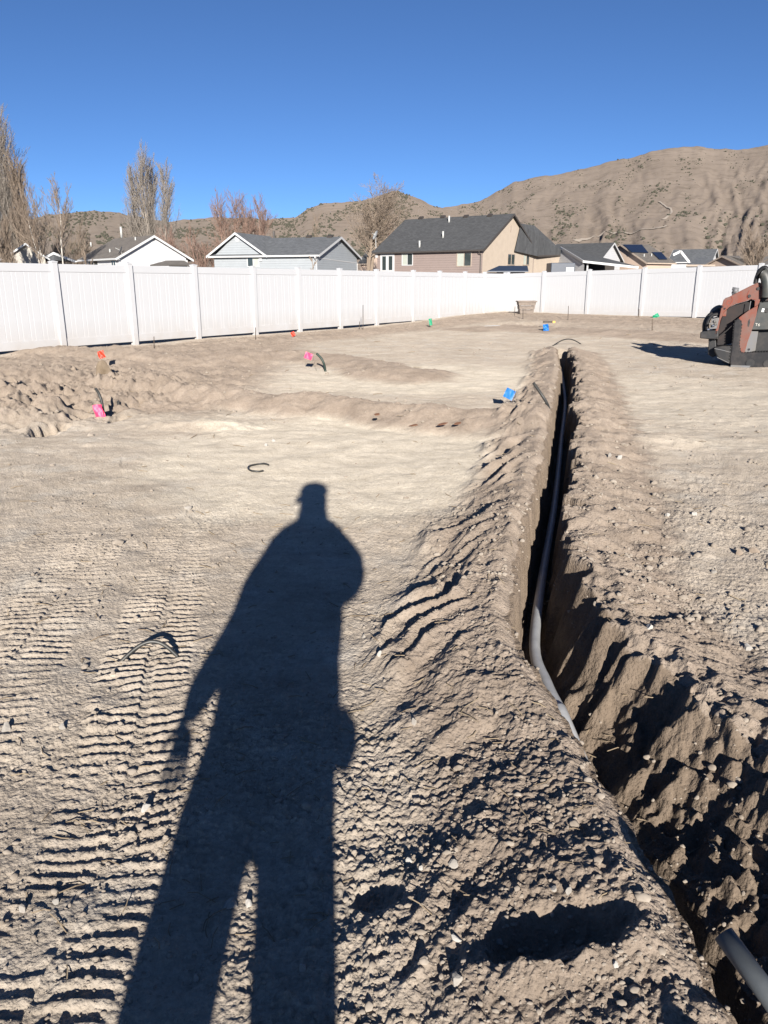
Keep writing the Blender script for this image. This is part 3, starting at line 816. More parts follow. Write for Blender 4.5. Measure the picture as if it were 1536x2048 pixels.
class House:
    """x along the eave wall (front wall is the plane y=ov), gable at x=0 seen from the lot; mirror puts the gable at the left end"""
    def __init__(s, label, corner_px, Y, r, px_far, px_gable, py_apex, roofm, wallm, gablem, trim, mirror=False, ov=0.35, base_drop=3.2, name='house', cat='house', pitch=None, fascia_w=0.18):
        s.P = at(corner_px[0], corner_px[1], Y); s.mirror = mirror; s.ov = ov
        sx = 1 if mirror else -1
        s.sx = sx
        u = Vector((sx * math.cos(r), math.sin(r))); w = Vector((-sx * math.sin(r), math.cos(r)))
        def run(dirv, px):
            k = (px - 768) / FOC
            # solve by bisection on the screen x
            lo, hi = 0.3, 60.0
            f = lambda t: proj((s.P.x + dirv.x * t, s.P.y + dirv.y * t, s.P.z))[0] - px
            s0 = f(lo)
            for _ in range(50):
                mid = (lo + hi) / 2
                if (f(mid) > 0) == (s0 > 0): lo = mid
                else: hi = mid
            return lo
        s.L = run(u, px_far); s.W = run(w, px_gable)
        mid = s.P + Vector((w.x, w.y, 0)) * (s.W / 2)
        if pitch is not None: s.rise = pitch * s.W / 2
        else: s.rise = at(0, py_apex, mid.y).z - s.P.z
        ze = s.P.z; s.drop = base_drop
        ang = math.atan2(-sx * u.y * -1, 1) if False else math.atan2(u.y * sx, u.x * sx)
        s.root = empty(name, (s.P.x, s.P.y, ze - base_drop), ang, label, cat)
        s.ang = ang; s.ze = base_drop; s.zr = base_drop + s.rise
        s.u, s.w = u, w
        L, W, D = s.L, s.W, base_drop
        X = lambda t: sx * t
        # walls
        th = 0.15
        m_ = MB(); m_.box2((X(ov), ov, -1.5), (X(L - ov), ov + th, D - 0.05)); s.front = m_.build('wall', wallm, s.root)
        m_ = MB(); m_.box2((X(ov), W - ov - th, -1.5), (X(L - ov), W - ov, D - 0.05)); m_.build('wall', wallm, s.root)
        pit = s.rise / (W / 2)
        for x0 in (ov, L - ov - th):
            pl = [(ov + th + .002, -1.5), (W - ov - th - .002, -1.5), (W - ov - th - .002, D + (ov + th) * pit - 0.06), (W / 2, D + s.rise - 0.06), (ov + th + .002, D + (ov + th) * pit - 0.06)]
            m_ = MB(); m_.prism(pl, X(x0), X(x0 + th), lambda a, b, c: (c, a, b)); m_.build('gable_wall', gablem, s.root)
        # roof slabs
        tk = 0.12
        m_ = MB()
        m_.prism([(0, D), (W / 2, D + s.rise), (W, D), (W, D - tk), (W / 2, D + s.rise - tk), (0, D - tk)], X(-0.02), X(L + 0.02), lambda a, b, c: (c, a, b))
        s.roof = m_.build('roof', roofm, s.root)
        # fascia: rakes + eaves
        for x0 in (-0.05, L + 0.02):
            m_ = MB()
            m_.prism([(-0.03, D - 0.01), (W / 2, D + s.rise - 0.01), (W + 0.03, D - 0.01), (W + 0.03, D - fascia_w - .03), (W / 2, D + s.rise - fascia_w - .03), (-0.03, D - fascia_w - .03)], X(x0), X(x0 + 0.03), lambda a, b, c: (c, a, b))
            m_.build('rake_board', trim, s.root)
        for y0 in (-0.09, W):
            m_ = MB(); m_.box2((X(0), y0, D - 0.16), (X(L), y0 + 0.09, D - 0.02)); m_.build('gutter', trim, s.root)
        m_ = MB(); m_.box2((X(0.02), 0.005, D - 0.155), (X(L - 0.02), ov, D - 0.125)); m_.build('soffit', trim, s.root)
    def loc(s, P):
        d = Vector((P.x - s.P.x, P.y - s.P.y)); x = s.sx * 1.0
        ca, sa = math.cos(s.ang), math.sin(s.ang)
        return Vector((d.x * ca + d.y * sa, -d.x * sa + d.y * ca, P.z - s.P.z + s.ze))
    def hit(s, px, py, plane):
        """plane: 'front' | 'gable' | 'roof'"""
        ca, sa = math.cos(-s.ang), math.sin(-s.ang)
        o = s.loc(Vector((0, 0, CAM_H))); d = ray(px, py)
        ld = Vector((d.x * ca - d.y * sa, d.x * sa + d.y * ca, d.z))
        if plane == 'front': t = (s.ov - o.y) / ld.y
        elif plane == 'gable': t = (s.sx * s.ov - o.x) / ld.x
        else:
            n = Vector((0, -s.rise, s.W / 2)).normalized(); t = (Vector((0, 0, s.ze)) - o).dot(n) / ld.dot(n)
        return o + ld * t
    def rect(s, x0, y0, x1, y1, plane):
        a = s.hit(x0, y0, plane); b = s.hit(x1, y1, plane)
        return a, b
    def window(s, x0, y0, x1, y1, plane='front', frame=None, pane2=None, name='window', lab=None, fw=0.075):
        frame = frame or M['white']
        a, b = s.rect(x0, y0, x1, y1, plane)
        z0, z1 = min(a.z, b.z), max(a.z, b.z)
        if plane == 'front':
            h0, h1 = min(a.x, b.x), max(a.x, b.x); F = lambda h, n, z: (h, s.ov - n, z)
        else:
            h0, h1 = min(a.y, b.y), max(a.y, b.y); F = lambda h, n, z: (s.sx * (s.ov - n), h, z)
        m_ = MB()
        def bx(m, ha, na, za, hb, nb, zb):
            p = F(ha, na, za); q = F(hb, nb, zb); m.box2(p, q)
        bx(m_, h0, 0.005, z0, h0 + fw, 0.055, z1); bx(m_, h1 - fw, 0.005, z0, h1, 0.055, z1)
        bx(m_, h0 + fw, 0.005, z1 - fw, h1 - fw, 0.055, z1); bx(m_, h0 + fw, 0.005, z0, h1 - fw, 0.055, z0 + fw)
        hm = (h0 + h1) / 2
        mw = fw / 3 if fw < .1 else fw * .7
        bx(m_, hm - mw, 0.006, z0 + fw, hm + mw, 0.050, z1 - fw)
        f = m_.build(name, frame, s.root)
        if lab: f['label'] = lab
        for q0, q1, mm in ((h0 + fw, hm - mw, M['glass'] if pane2 is None else pane2[0]), (hm + mw, h1 - fw, M['glass'] if pane2 is None else pane2[1])):
            m_ = MB(); bx(m_, q0, 0.004, z0 + fw, q1, 0.02, z1 - fw); m_.build('pane', mm, f)
        return f
    def pipe_vent(s, px, py, h=0.55, r_=0.09):
        p = s.hit(px, py, 'roof')
        m_ = MB(); m_.tube([(p.x, p.y, p.z - 0.15), (p.x, p.y, p.z + h)], r_, 8); return m_.build('vent_pipe', M['vent'], s.root, True)
    def box_vent(s, px, py, m=None):
        p = s.hit(px, py, 'roof'); pit = s.rise / (s.W / 2)
        m_ = MB(); rot = Matrix.Rotation(math.atan(pit), 3, 'X'); m_.box((p.x, p.y, p.z + 0.06), (0.5, 0.4, 0.18), rot); return m_.build('roof_vent', m or M['trim_dark'], s.root)
    def downspout(s, x, y=None, m=None):
        m = m or M['white']; y = s.ov - 0.05 if y is None else y
        m_ = MB(); m_.tube([(x, -0.05, s.ze - 0.16), (x, -0.04, s.ze - 0.25), (x, y, s.ze - 0.5), (x, y, -1.0)], 0.045, 6); return m_.build('downspout', m, s.root)
    def gable_vent(s, w=0.45, h=0.45, m=None, dz=0.75):
        m_ = MB(); y = s.W / 2; z = s.zr - dz
        m_.prism([(y + w / 2 * math.cos(a), z + h / 2 * math.sin(a)) for a in np.linspace(0, 2 * math.pi, 9)[:-1] + math.pi / 8], s.sx * (s.ov - 0.04), s.sx * (s.ov + 0.02), lambda a, b, c: (c, a, b))
        return m_.build('gable_vent', m or M['white'], s.root)
    def meter(s, px, py, plane='front'):
        p = s.hit(px, py, plane); m_ = MB(); m_.box((p.x, p.y - 0.05, p.z), (0.25, 0.14, 0.35)); return m_.build('wall_lamp', M['white'], s.root)
    def roof_patch(s, quad, off, matl, name, thick=0.06, grid=None):
        """flat panel on the front roof slope given by 4 pixels"""
        ps = [s.hit(x, y, 'roof') for x, y in quad]
        n = Vector((0, -s.rise, s.W / 2)).normalized()
        m_ = MB(); m_.add([p + n * off for p in ps] + [p + n * (off + thick) for p in ps], [(3, 2, 1, 0), (4, 5, 6, 7), (0, 1, 5, 4), (1, 2, 6, 5), (2, 3, 7, 6), (3, 0, 4, 7)])
        return m_.build(name, matl, s.root)
def dish(house, px, py, plane='roof', size=0.55):
    p = house.hit(px, py, plane)
    m_ = MB(); m_.tube([(p.x, p.y, p.z - 0.1), (p.x, p.y - 0.05, p.z + 0.7), (p.x + 0.1, p.y - 0.1, p.z + 1.0)], 0.035, 6)
    a = m_.build('dish_mast', M['vent'], house.root)
    m_ = MB(); n = 14; rings = []
    c = Vector((p.x + 0.1, p.y - 0.15, p.z + 1.15)); ax = Vector((-0.5, -0.75, 0.45)).normalized(); e1 = ax.orthogonal().normalized(); e2 = ax.cross(e1)
    vs = [c]; fs = []
    for ri, rad in enumerate((0.5, 1.0)):
        for k in range(n):
            t = 2 * math.pi * k / n
            vs.append(c + (e1 * math.cos(t) * 0.85 + e2 * math.sin(t)) * size * rad + ax * (0.16 * rad * rad * size))
    for k in range(n):
        k2 = (k + 1) % n
        fs.append((0, 1 + k, 1 + k2)); fs.append((1 + k, 1 + n + k, 1 + n + k2, 1 + k2))
    m_.add(vs, fs); m_.tube([c, c + ax * 0.5], 0.02, 5)
    m_.build('dish', M['vent'], a)

# --- brown house ------------------------------------------------------
hb = House('tan stucco house with dark steep roof and rose siding, largest behind the fence', (967, 498.5), 77, R(36), 745, 1077, 427,
           M['roof_dark'], M['side_rose'], M['stucco'], M['trim_dark'], base_drop=2.9)
f_ = hb.window(804, 507, 826, 531, frame=M['white'], pane2=(M['blind'], M['glass']))
hb.window(914, 505, 943, 533, pane2=(M['blind'], M['glass']), frame=M['trim_tan'])
d_ = hb.window(761, 508, 789, 545, name='french_door', fw=0.24)
hb.window(1015, 507, 1029, 531, 'gable', frame=M['trim_tan'], pane2=(M['glass'], M['glass']))
hb.window(1046, 509, 1058, 531, 'gable', frame=M['trim_tan'], pane2=(M['blind'], M['glass']))
for p in ((898, 444), (886, 475), (839, 494)): hb.pipe_vent(p[0], p[1], 0.6, 0.10)
for p in ((842, 437), (886, 435), (932, 434), (980, 432)): hb.box_vent(*p)
hb.downspout(-0.45, m=M['trim_dark']); hb.gable_vent(0.3, 0.7, M['trim_tan'], 1.4)
hb.meter(754, 512)
dish(hb, 752, 494)
# lower wing behind the gable, running to the right
A = hb.loc(at(1042, 447, 83.5)); B = hb.loc(at(1069, 451, 86.0)); C = hb.loc(at(1132, 509, 90.5)); E0 = hb.loc(at(1077, 510.5, 86.4)); F0 = hb.loc(at(1030, 500, 82.5)); K0 = C + Vector((-7, 4, 0)); 
m_ = MB(); m_.add([A, B, C, E0, F0, K0] + [q_ - Vector((0, 0, .12)) for q_ in (C, E0, F0, K0)], [(0, 4, 3), (0, 3, 2, 1), (1, 2, 5), (0, 1, 5, 4), (3, 7, 6, 2), (2, 6, 9, 5), (4, 8, 7, 3), (6, 7, 8, 9)]); m_.build('wing_roof', M['roof_dark'], hb.root)
C2 = hb.loc(at(1124, 512, 90.0)); E2 = hb.loc(at(1074, 512, 86.6)); b0, b1 = E2, C2
m_ = MB(); vv = [E2 - Vector((.4, 0, -.05)), C2 + Vector((0, 0, .08)), Vector((C2.x, C2.y, -1.5)), Vector((E2.x - .4, E2.y, -1.5))]; nn_ = Vector((-(C2 - E2).y, (C2 - E2).x, 0)).normalized() * .15
if nn_.y < 0: nn_ = -nn_
m_.add(vv + [v + nn_ for v in vv], [(0, 1, 2, 3), (7, 6, 5, 4), (0, 4, 5, 1), (1, 5, 6, 2), (2, 6, 7, 3), (3, 7, 4, 0)]); m_.build('wing_wall', M['stucco'], hb.root)
m_ = MB(); m_.beam(E0 - Vector((0, 0, .08)), C - Vector((0, 0, .08)), .1, .16); m_.build('wing_fascia', M['trim_dark'], hb.root)

# --- pale grey house ---------------------------------------------------
hg = House('pale grey sided house with grey shingle roof and two white-trimmed gables', (638, 509), 70, R(20), 417, 723, 473,
           M['roof_grey'], M['side_grey'], M['side_grey'], M['white'], base_drop=2.9)
hg.downspout(-0.4); hg.downspout(-0.36, hg.W - 0.3)
hg.gable_vent(0.5, 0.5, None, 0.55)
for p in ((618, 475), (660, 474.5)): hg.box_vent(*p)
p_ = hg.hit(548, 472, 'roof')
m_ = MB(); m_.tube([(p_.x, p_.y, p_.z - 0.2), (p_.x, p_.y, p_.z + 0.45)], 0.12, 8); m_.build('flue', M['trim_dark'], hg.root)
hg.window(494, 514, 519, 534, pane2=(M['glass'], M['blind']))
hg.meter(522, 518)
# front cross gable, flush with the long wall
a_ = hg.hit(417.6, 509, 'front').x; b_ = hg.hit(537, 509, 'front').x; c_ = hg.hit(474.5, 465, 'front'); D = hg.ze
zt = c_.z; cx = c_.x
m_ = MB(); m_.prism([(a_ + .3, D - 0.2), (b_ - .3, D - 0.2), (cx, zt - 0.1)], hg.ov - 0.012, hg.ov + 0.13, lambda a, b, c: (a, c, b)); m_.build('cross_gable_wall', M['side_grey'], hg.root)
back = hg.W * 0.5
m_ = MB(); m_.prism([(a_, D), (cx, zt), (b_, D), (b_, D - 0.1), (cx, zt - 0.1), (a_, D - 0.1)], 0.0, back + 1.5, lambda a, b, c: (a, c, b)); m_.build('cross_gable_roof', M['roof_grey'], hg.root)
m_ = MB(); m_.prism([(a_ - .03, D - .01), (cx, zt - .0), (b_ + .03, D - .01), (b_ + .03, D - 0.2), (cx, zt - 0.2), (a_ - .03, D - 0.2)], -0.11, -0.02, lambda a, b, c: (a, c, b)); m_.build('rake_board', M['white'], hg.root)
m_ = MB(); m_.prism([(cx + 0.25 * math.cos(t), zt - 0.55 + 0.25 * math.sin(t)) for t in np.linspace(0, 2 * math.pi, 9)[:-1]], hg.ov - 0.06, hg.ov, lambda a, b, c: (a, c, b)); m_.build('gable_vent', M['white'], hg.root)

# --- white house -------------------------------------------------------
hw = House('white sided house with brown-grey roof, gable facing the lot', (232, 515.5), 68, R(47), 156, 386, 470,
           M['roof_brown'], M['side_white'], M['side_white'], M['white'], base_drop=2.9)
hw.gable_vent(0.45, 0.5, None, 0.75)
for p in ((271, 480), (182, 490), (220, 504)): hw.pipe_vent(p[0], p[1], 0.25, 0.07)
hw.pipe_vent(243, 472, 0.8, 0.10)
hw.window(178, 521, 198, 536); hw.window(222, 520, 233, 534)
dish(hw, 247, 530, 'gable', 0.4)
# --- beige house far left
hl = House('beige stucco house at far left, half hidden by bare poplars', (98, 516.5), 84, R(52), 30, 4, 0, M['roof_grey'], M['stucco_pale'], M['stucco_pale'], M['white'], base_drop=2.9, pitch=0.5) if False else None
def gable_front(label, xl, xr, yl, yr_, apex, Y, depth, roofm, wallm, trim, drop=2.9, skew=0.0, name='house'):
    """house whose gable wall faces the lot squarely; the ridge runs away from the viewer"""
    A = at(xl, yl, Y); B = at(xr, yr_, Y + skew); C = at(apex[0], apex[1], Y + skew / 2)
    d = Vector((B.x - A.x, B.y - A.y)); W = d.length; ang = math.atan2(d.y, d.x)
    ze = (A.z + B.z) / 2
    root = empty(name, (A.x, A.y, ze - drop), ang, label, 'house')
    t = (Vector((C.x - A.x, C.y - A.y)).dot(d / W)); rise = C.z - ze; D = drop; ov = 0.35
    m_ = MB(); m_.prism([(ov, -1.5), (W - ov, -1.5), (W - ov, D + ov * .4 - .06), (t, D + rise - .07), (ov, D + ov * .4 - .06)], ov, ov + 0.15, lambda a, b, c: (a, c, b)); m_.build('gable_wall', wallm, root)
    for x0 in (ov, W - ov - 0.15):
        m_ = MB(); m_.box2((x0, ov + .152, -1.5), (x0 + .15, depth - ov, D - 0.03)); m_.build('wall', wallm, root)
    m_ = MB(); m_.prism([(0, D), (t, D + rise), (W, D), (W, D - .1), (t, D + rise - .1), (0, D - .1)], 0, depth, lambda a, b, c: (a, c, b)); r_ = m_.build('roof', roofm, root)
    m_ = MB(); m_.prism([(-.03, D), (t, D + rise), (W + .03, D), (W + .03, D - .2), (t, D + rise - .2), (-.03, D - .2)], -0.05, -0.015, lambda a, b, c: (a, c, b)); m_.build('rake_board', trim, root)
    for x0 in (-.1, W + .005):
        m_ = MB(); m_.box2((x0, 0, D - .15), (x0 + .09, depth, D - .02)); m_.build('gutter', trim, root)
    return root, W, D, rise, t
gf = gable_front('beige stucco house at far left, half hidden by bare poplars', 5, 98, 517, 516.5, (51, 485.5), 82, 9, M['roof_grey'], M['stucco_pale'], M['white'], skew=2)
m_ = MB(); m_.prism([(gf[1] - 1.5, gf[2] - .1), (gf[1] + 0.7, gf[2] + 0.75), (gf[1] + 3.0, gf[2] - .1)], 2.5, 8, lambda a, b, c: (a, c, b)); m_.build('side_gable_roof', M['roof_grey'], gf[0])
m_ = MB(); m_.prism([(gf[1] - 1.0, gf[2] - .2), (gf[1] + 0.7, gf[2] + 0.75), (gf[1] + 3.1, gf[2] - .2), (gf[1] + 2.7, gf[2] - .3), (gf[1] + .7, gf[2] + .5), (gf[1] - .9, gf[2] - .35)], 2.4, 2.48, lambda a, b, c: (a, c, b)); m_.build('rake_board', M['white'], gf[0])

# --- house right of the brown one: white gable, dark roof, covered patio -----------------
h4 = House('white house with dark roof and covered patio, right of the tan house', (1203, 519), 92, R(34), 1085, 1248, 485, M['roof_dark'], M['side_white'], M['side_white'], M['white'], base_drop=3.0)
# lower patio roof in front
A = h4.loc(at(1122, 494, 90)); B = h4.loc(at(1167, 521, 83)); C = h4.loc(at(1278, 533, 81)); Dp = h4.loc(at(1205, 515, 91))
m_ = MB(); m_.add([A, B, C, Dp] + [q - Vector((0, 0, .16)) for q in (A, B, C, Dp)], [(0, 1, 2, 3), (7, 6, 5, 4), (0, 4, 5, 1), (1, 5, 6, 2), (2, 6, 7, 3), (3, 7, 4, 0)])
pr = m_.build('patio_roof', M['roof_dark'], h4.root)
m_ = MB(); m_.beam(A - Vector((0, .1, .1)), B - Vector((0, .1, .1)), .08, .26); m_.beam(B - Vector((0, .1, .1)), C - Vector((0, .1, .1)), .08, .22); m_.build('fascia', M['white'], h4.root)
E_ = h4.loc(at(1100, 520, 89.5)); F_ = h4.loc(at(1166, 520, 83.6))
m_ = MB(); m_.add([A - Vector((1.6, 0, .6)), A - Vector((0, 0, .3)), B - Vector((0, -.15, .32)), B - Vector((0, -.15, 4)), A - Vector((1.6, 0, 5))], [(0, 1, 2, 3, 4)]); 
m_.add([A - Vector((1.6, -.2, .6)), A - Vector((0, -.2, .3)), B - Vector((0, -.35, .32)), B - Vector((0, -.35, 4)), A - Vector((1.6, -.2, 5))], [(0, 1, 2, 3, 4)]); m_.build('side_wall', M['side_white'], h4.root)
m_ = MB(); m_.box2((Dp.x - 3.0, Dp.y - .6, 0), (Dp.x + 1.6, Dp.y - .45, Dp.z - .5)); m_.build('patio_shade_sheet', M['trim_dark'], h4.root)  # dark sheet standing in for the shade under the open patio roof
m_ = MB(); q = B + Vector((.2, .5, 0)); m_.box2((q.x, q.y, q.z - 4), (q.x + .14, q.y + .14, q.z - .15)); m_.build('patio_post', M['white'], h4.root)
# --- peach house with solar panels
h5 = House('peach stucco house with brown roof and solar panels', (1294, 525), 96, R(28), 1352, 1185, 487.5, M['roof_brown'], M['stucco_peach'], M['stucco_peach'], M['trim_tan'], mirror=True, base_drop=3.0)
sp_ = h5.roof_patch([(1246, 491), (1283, 491), (1296, 507), (1264, 506)], 0.06, M['solar'], 'solar_panel')
h5.roof_patch([(1303, 506), (1322, 506), (1334, 520), (1318, 520)], 0.06, M['solar'], 'solar_panel')
for p in ((1288, 513), (1303, 512)): h5.pipe_vent(p[0], p[1], .3, .06)
# --- house with white trimmed dormer, farther right
h6 = House('grey-roofed house with white gable and low hipped porch roof, far right', (1424, 523), 112, R(30), 1335, 1439, 497.5, M['roof_grey'], M['side_white'], M['side_white'], M['white'], base_drop=3.0)
A = h6.loc(at(1372, 531, 104)); B = h6.loc(at(1450, 531, 102)); C = h6.loc(at(1418, 515, 108)); Dd = h6.loc(at(1395, 515, 109.5))
m_ = MB(); m_.add([A, B, C, Dd, A - Vector((0, 0, .2)), B - Vector((0, 0, .2)), C + Vector((0, 3, -1.5)), Dd + Vector((0, 3, -1.5))], [(0, 1, 2, 3), (0, 4, 5, 1), (1, 5, 6, 2), (0, 3, 7, 4), (3, 2, 6, 7)]); m_.build('porch_roof', M['roof_grey'], h6.root)
m_ = MB(); m_.beam(A, B, .1, .22); m_.build('porch_fascia', M['trim_tan'], h6.root)
A = h6.loc(at(1346, 510, 108)); B = h6.loc(at(1361, 502.5, 108)); C = h6.loc(at(1378, 524, 108))
m_ = MB(); m_.beam(A, B, .15, .3); m_.beam(B, C, .15, .3); m_.build('rake_board', M['white'], h6.root)
# --- beige house far right
g7 = gable_front('small beige gabled house with brown roof at far right', 1405, 1484, 531, 531, (1441, 511), 104, 10, M['roof_brown'], M['stucco_peach'], M['trim_tan'], skew=-6)
m_ = MB(); m_.prism([(g7[1] * .5, g7[2] + g7[3] - .05), (g7[1] + 3.5, g7[2] - .2), (g7[1] - .5, g7[2] - .25)], 1.0, 8, lambda a, b, c: (a, c, b)); m_.build('side_roof', M['roof_brown'], g7[0])
# --- far dark roof between grey and brown houses
g8 = House('distant dark-roofed house between the grey and tan houses', (738, 527), 120, R(25), 715, 775, 500, M['roof_dark'], M['stucco_peach'], M['stucco_peach'], M['trim_tan'], base_drop=3.0)
# --- sheds
def shed(label, quad, Y, matl, wallm, name='garden_shed', cat='shed', dz=2.2):
    A, B = at(quad[0], quad[2], Y), at(quad[1], quad[2], Y)
    T0, T1 = at(quad[3], quad[5], Y + 1.6), at(quad[4], quad[5], Y + 1.6)
    root = empty(name, ((A.x + B.x) / 2, Y, A.z - dz), 0, label, cat); o = root.location
    m_ = MB(); vs = [A, B, T1, T0]
    m_.add([v - o for v in vs] + [v - o - Vector((0, 0, .08)) for v in vs], [(0, 1, 2, 3), (7, 6, 5, 4), (0, 4, 5, 1), (1, 5, 6, 2), (2, 6, 7, 3), (3, 7, 4, 0)]); m_.build('roof', matl, root)
    T0b, T1b = T0 + Vector((0, 2.2, -.9)), T1 + Vector((0, 2.2, -.9))
    m_ = MB(); vs = [T0, T1, T1b, T0b]
    m_.add([v - o - Vector((0, -.004, .003)) for v in vs] + [v - o - Vector((0, -.004, .08)) for v in vs], [(0, 1, 2, 3), (7, 6, 5, 4), (0, 4, 5, 1), (1, 5, 6, 2), (2, 6, 7, 3), (3, 7, 4, 0)]); m_.build('roof', matl, root)
    w = (B.x - A.x) / 2 - .25
    m_ = MB(); m_.box2((-w, .35, -.8), (w, 3.2, dz - .1)); m_.build('wall', wallm, root)
    m_ = MB(); m_.box2((-w * .3, .30, -.8), (w * .3, .345, dz - .35)); dd = m_.build('door', M['white'], root)
    return root
shed('low shed with navy metal roof in front of the tan house', (974, 1057, 542, 998, 1055, 531.5), 62, M['navy'], M['wood'])
shed('small brown-roofed shed in front of the white gabled house', (300, 384, 529.5, 332, 368, 521), 55, M['roof_brown'], M['side_white'])
b_ = at(1102, 541, 66); c_ = at(1150, 541, 66)
rt_ = empty('cargo_trailer', ((b_.x + c_.x) / 2, 66, b_.z - 1.6), 0, 'dark boxy trailer behind the right fence beside the tan house', 'trailer'); w = (c_.x - b_.x) / 2
m_ = MB(); m_.box2((-w, 0, .45), (w, 2.0, 2.2)); m_.build('box_body', M['navy'], rt_, bevel=.04)
m_ = MB(); m_.box2((w * .25, -.02, 1.5), (w * .9, -.003, 1.85)); m_.build('side_panel', M['vent'], rt_)
for sx_ in (-.5, .5):
    m_ = MB(); m_.tube([(sx_ * w, -.03, .32), (sx_ * w, .2, .32)], .32, 16); m_.build('wheel', M['black_poly'], rt_)

# ================================================================== TREES
def bark(name, c1, c2): return mat(name, c1, 0.9, col2=c2, scale=3.0)
M['bark_poplar'] = bark('poplar_twigs', (0.21, 0.18, 0.15), (0.31, 0.275, 0.24))
M['bark_birch'] = bark('birch_bark', (0.42, 0.39, 0.34), (0.58, 0.55, 0.50))
M['bark_red'] = bark('reddish_twigs', (0.20, 0.125, 0.095), (0.28, 0.19, 0.15))
M['bark_brown'] = bark('brown_twigs', (0.19, 0.145, 0.11), (0.27, 0.215, 0.165))
def tree(label, px, py_base, py_top, Y, spread, style, seed, matT, matC, name='bare_tree', stems=1, group=None, dens=1.0, base_z=None):
    """bare winter tree: trunk mesh + crown of branches and twigs"""
    rr_ = random.Random(seed)
    B = at(px, py_base, Y); T = at(px, py_top, Y)
    Ht = T.z - B.z
    root = empty(name, B - Vector((0, 0, 1.2)), 0, label, 'tree', group)
    tr = MB(); cr = MB()
    up = Vector((0, 0, 1))
    def seg(mb, p, d, L, r0, depth, bend, n):
        """grow a polyline and return its points"""
        pts = [p.copy()]; k = 4 if depth < 2 else 3
        dd = d.normalized()
        for i in range(k):
            dd = (dd + Vector((rr_.gauss(0, 1), rr_.gauss(0, 1), rr_.gauss(0, 1))) * 0.10 + up * bend).normalized()
            pts.append(pts[-1] + dd * (L / k))
        rad = [r0 * (1 - 0.75 * i / k) for i in range(k + 1)]
        mb.tube(pts, rad, n, False)
        return pts, rad
    def grow(p, d, L, r0, depth):
        lim = max(r0, (0.05, 0.030, 0.019, 0.014)[depth])
        pts, rad = seg(tr if depth == 0 else cr, p, d, L, lim, depth, {'poplar': 0.16, 'round': 0.03, 'birch': 0.10, 'bush': 0.08}[style], 7 if depth == 0 else (4 if depth == 1 else 3))
        if depth >= 3: return
        nk = {'poplar': (int(46 * dens), 13, 6), 'round': (int(18 * dens), 11, 8), 'birch': (int(22 * dens), 10, 6), 'bush': (int(14 * dens), 10, 6)}[style][depth]
        for i in range(nk):
            lo = {'poplar': 0.10, 'round': 0.30, 'birch': 0.25, 'bush': 0.05}[style] if depth == 0 else 0.15
            t = lo + (1 - lo) * (i + rr_.random()) / nk
            t = min(t, 0.995)
            f = t * (len(pts) - 1); a = int(f); q = pts[a].lerp(pts[a + 1], f - a)
            axis = (pts[a + 1] - pts[a]).normalized()
            ang = rr_.uniform(0, 2 * math.pi); e1 = axis.orthogonal().normalized(); e2 = axis.cross(e1)
            side = e1 * math.cos(ang) + e2 * math.sin(ang)
            spr = {'poplar': (0.30, 0.45, 0.5), 'round': (0.95, 0.8, 0.8), 'birch': (0.6, 0.6, 0.7), 'bush': (0.45, 0.6, 0.6)}[style][depth]
            nd = (axis + side * spr * rr_.uniform(0.7, 1.3)).normalized()
            if style == 'poplar': l2 = L * (0.30 if depth == 0 else 0.46) * (1 - 0.5 * t) * rr_.uniform(0.7, 1.3)
            else: l2 = L * {0: 0.52, 1: 0.46, 2: 0.42}[depth] * (1.05 - 0.6 * t) * rr_.uniform(0.7, 1.25)
            if depth == 0: l2 *= spread
            grow(q, nd, l2, r0 * (1 - 0.75 * t) * 0.45, depth + 1)
    for s in range(stems):
        off = Vector((rr_.uniform(-1, 1), rr_.uniform(-1, 1), 0)) * (0.35 * (stems > 1)) * spread
        lean = Vector((rr_.uniform(-1, 1), rr_.uniform(-1, 1), 0)) * (0.12 if stems > 1 else 0.03) * (1.0 if style != 'bush' else 4.0)
        hs = Ht + 1.2 if s == 0 else (Ht + 1.2) * rr_.uniform(0.62, 0.95)
        if style == 'round': hs *= 0.88
        grow(off, up + lean, hs, Ht * {'poplar': 0.013, 'round': 0.022, 'birch': 0.011, 'bush': 0.008}[style], 0)
    tr.build('trunk', matT, root, True); cr.build('crown', matC, root, True)
    return root
P_, B_, Rr, W_ = M['bark_poplar'], M['bark_birch'], M['bark_red'], M['bark_brown']
gp = 'bare poplars on the left'
tree('tallest bare poplar at the left edge of the picture', 8, 545, 232, 88, 1.25, 'poplar', 1, P_, P_, 'poplar_tree', 3, gp)
tree('second tall bare poplar, just right of the tallest one at the left edge', 40, 545, 268, 90, 1.3, 'poplar', 2, P_, P_, 'poplar_tree', 3, gp)
tree('shorter bare poplar on the right side of the left-hand clump', 60, 545, 345, 86, 1.15, 'poplar', 3, W_, W_, 'poplar_tree', 2, gp)
tree('bare bushy poplar low in the left-hand clump, before the beige house', 18, 548, 440, 76, 1.4, 'poplar', 33, W_, W_, 'poplar_tree', 3, gp, 0.7)
tree('tallest bare poplar of the group behind the white house', 297, 520, 340, 105, 1.5, 'poplar', 4, P_, P_, 'poplar_tree', 1, gp)
tree('slender bare poplar on the left of the group behind the white house', 278, 520, 372, 107, 1.5, 'poplar', 5, P_, P_, 'poplar_tree', 1, gp)
tree('bare poplar on the right of the group behind the white house', 326, 520, 366, 104, 1.5, 'poplar', 6, P_, P_, 'poplar_tree', 1, gp)
tree('middle bare poplar of the group behind the white house', 311, 520, 356, 108, 1.5, 'poplar', 7, P_, P_, 'poplar_tree', 1, gp)
tree('pale-trunked bare birch beside the poplar clump', 87, 545, 402, 78, 1.1, 'birch', 8, B_, W_, 'birch_tree', 2, None, 0.8)
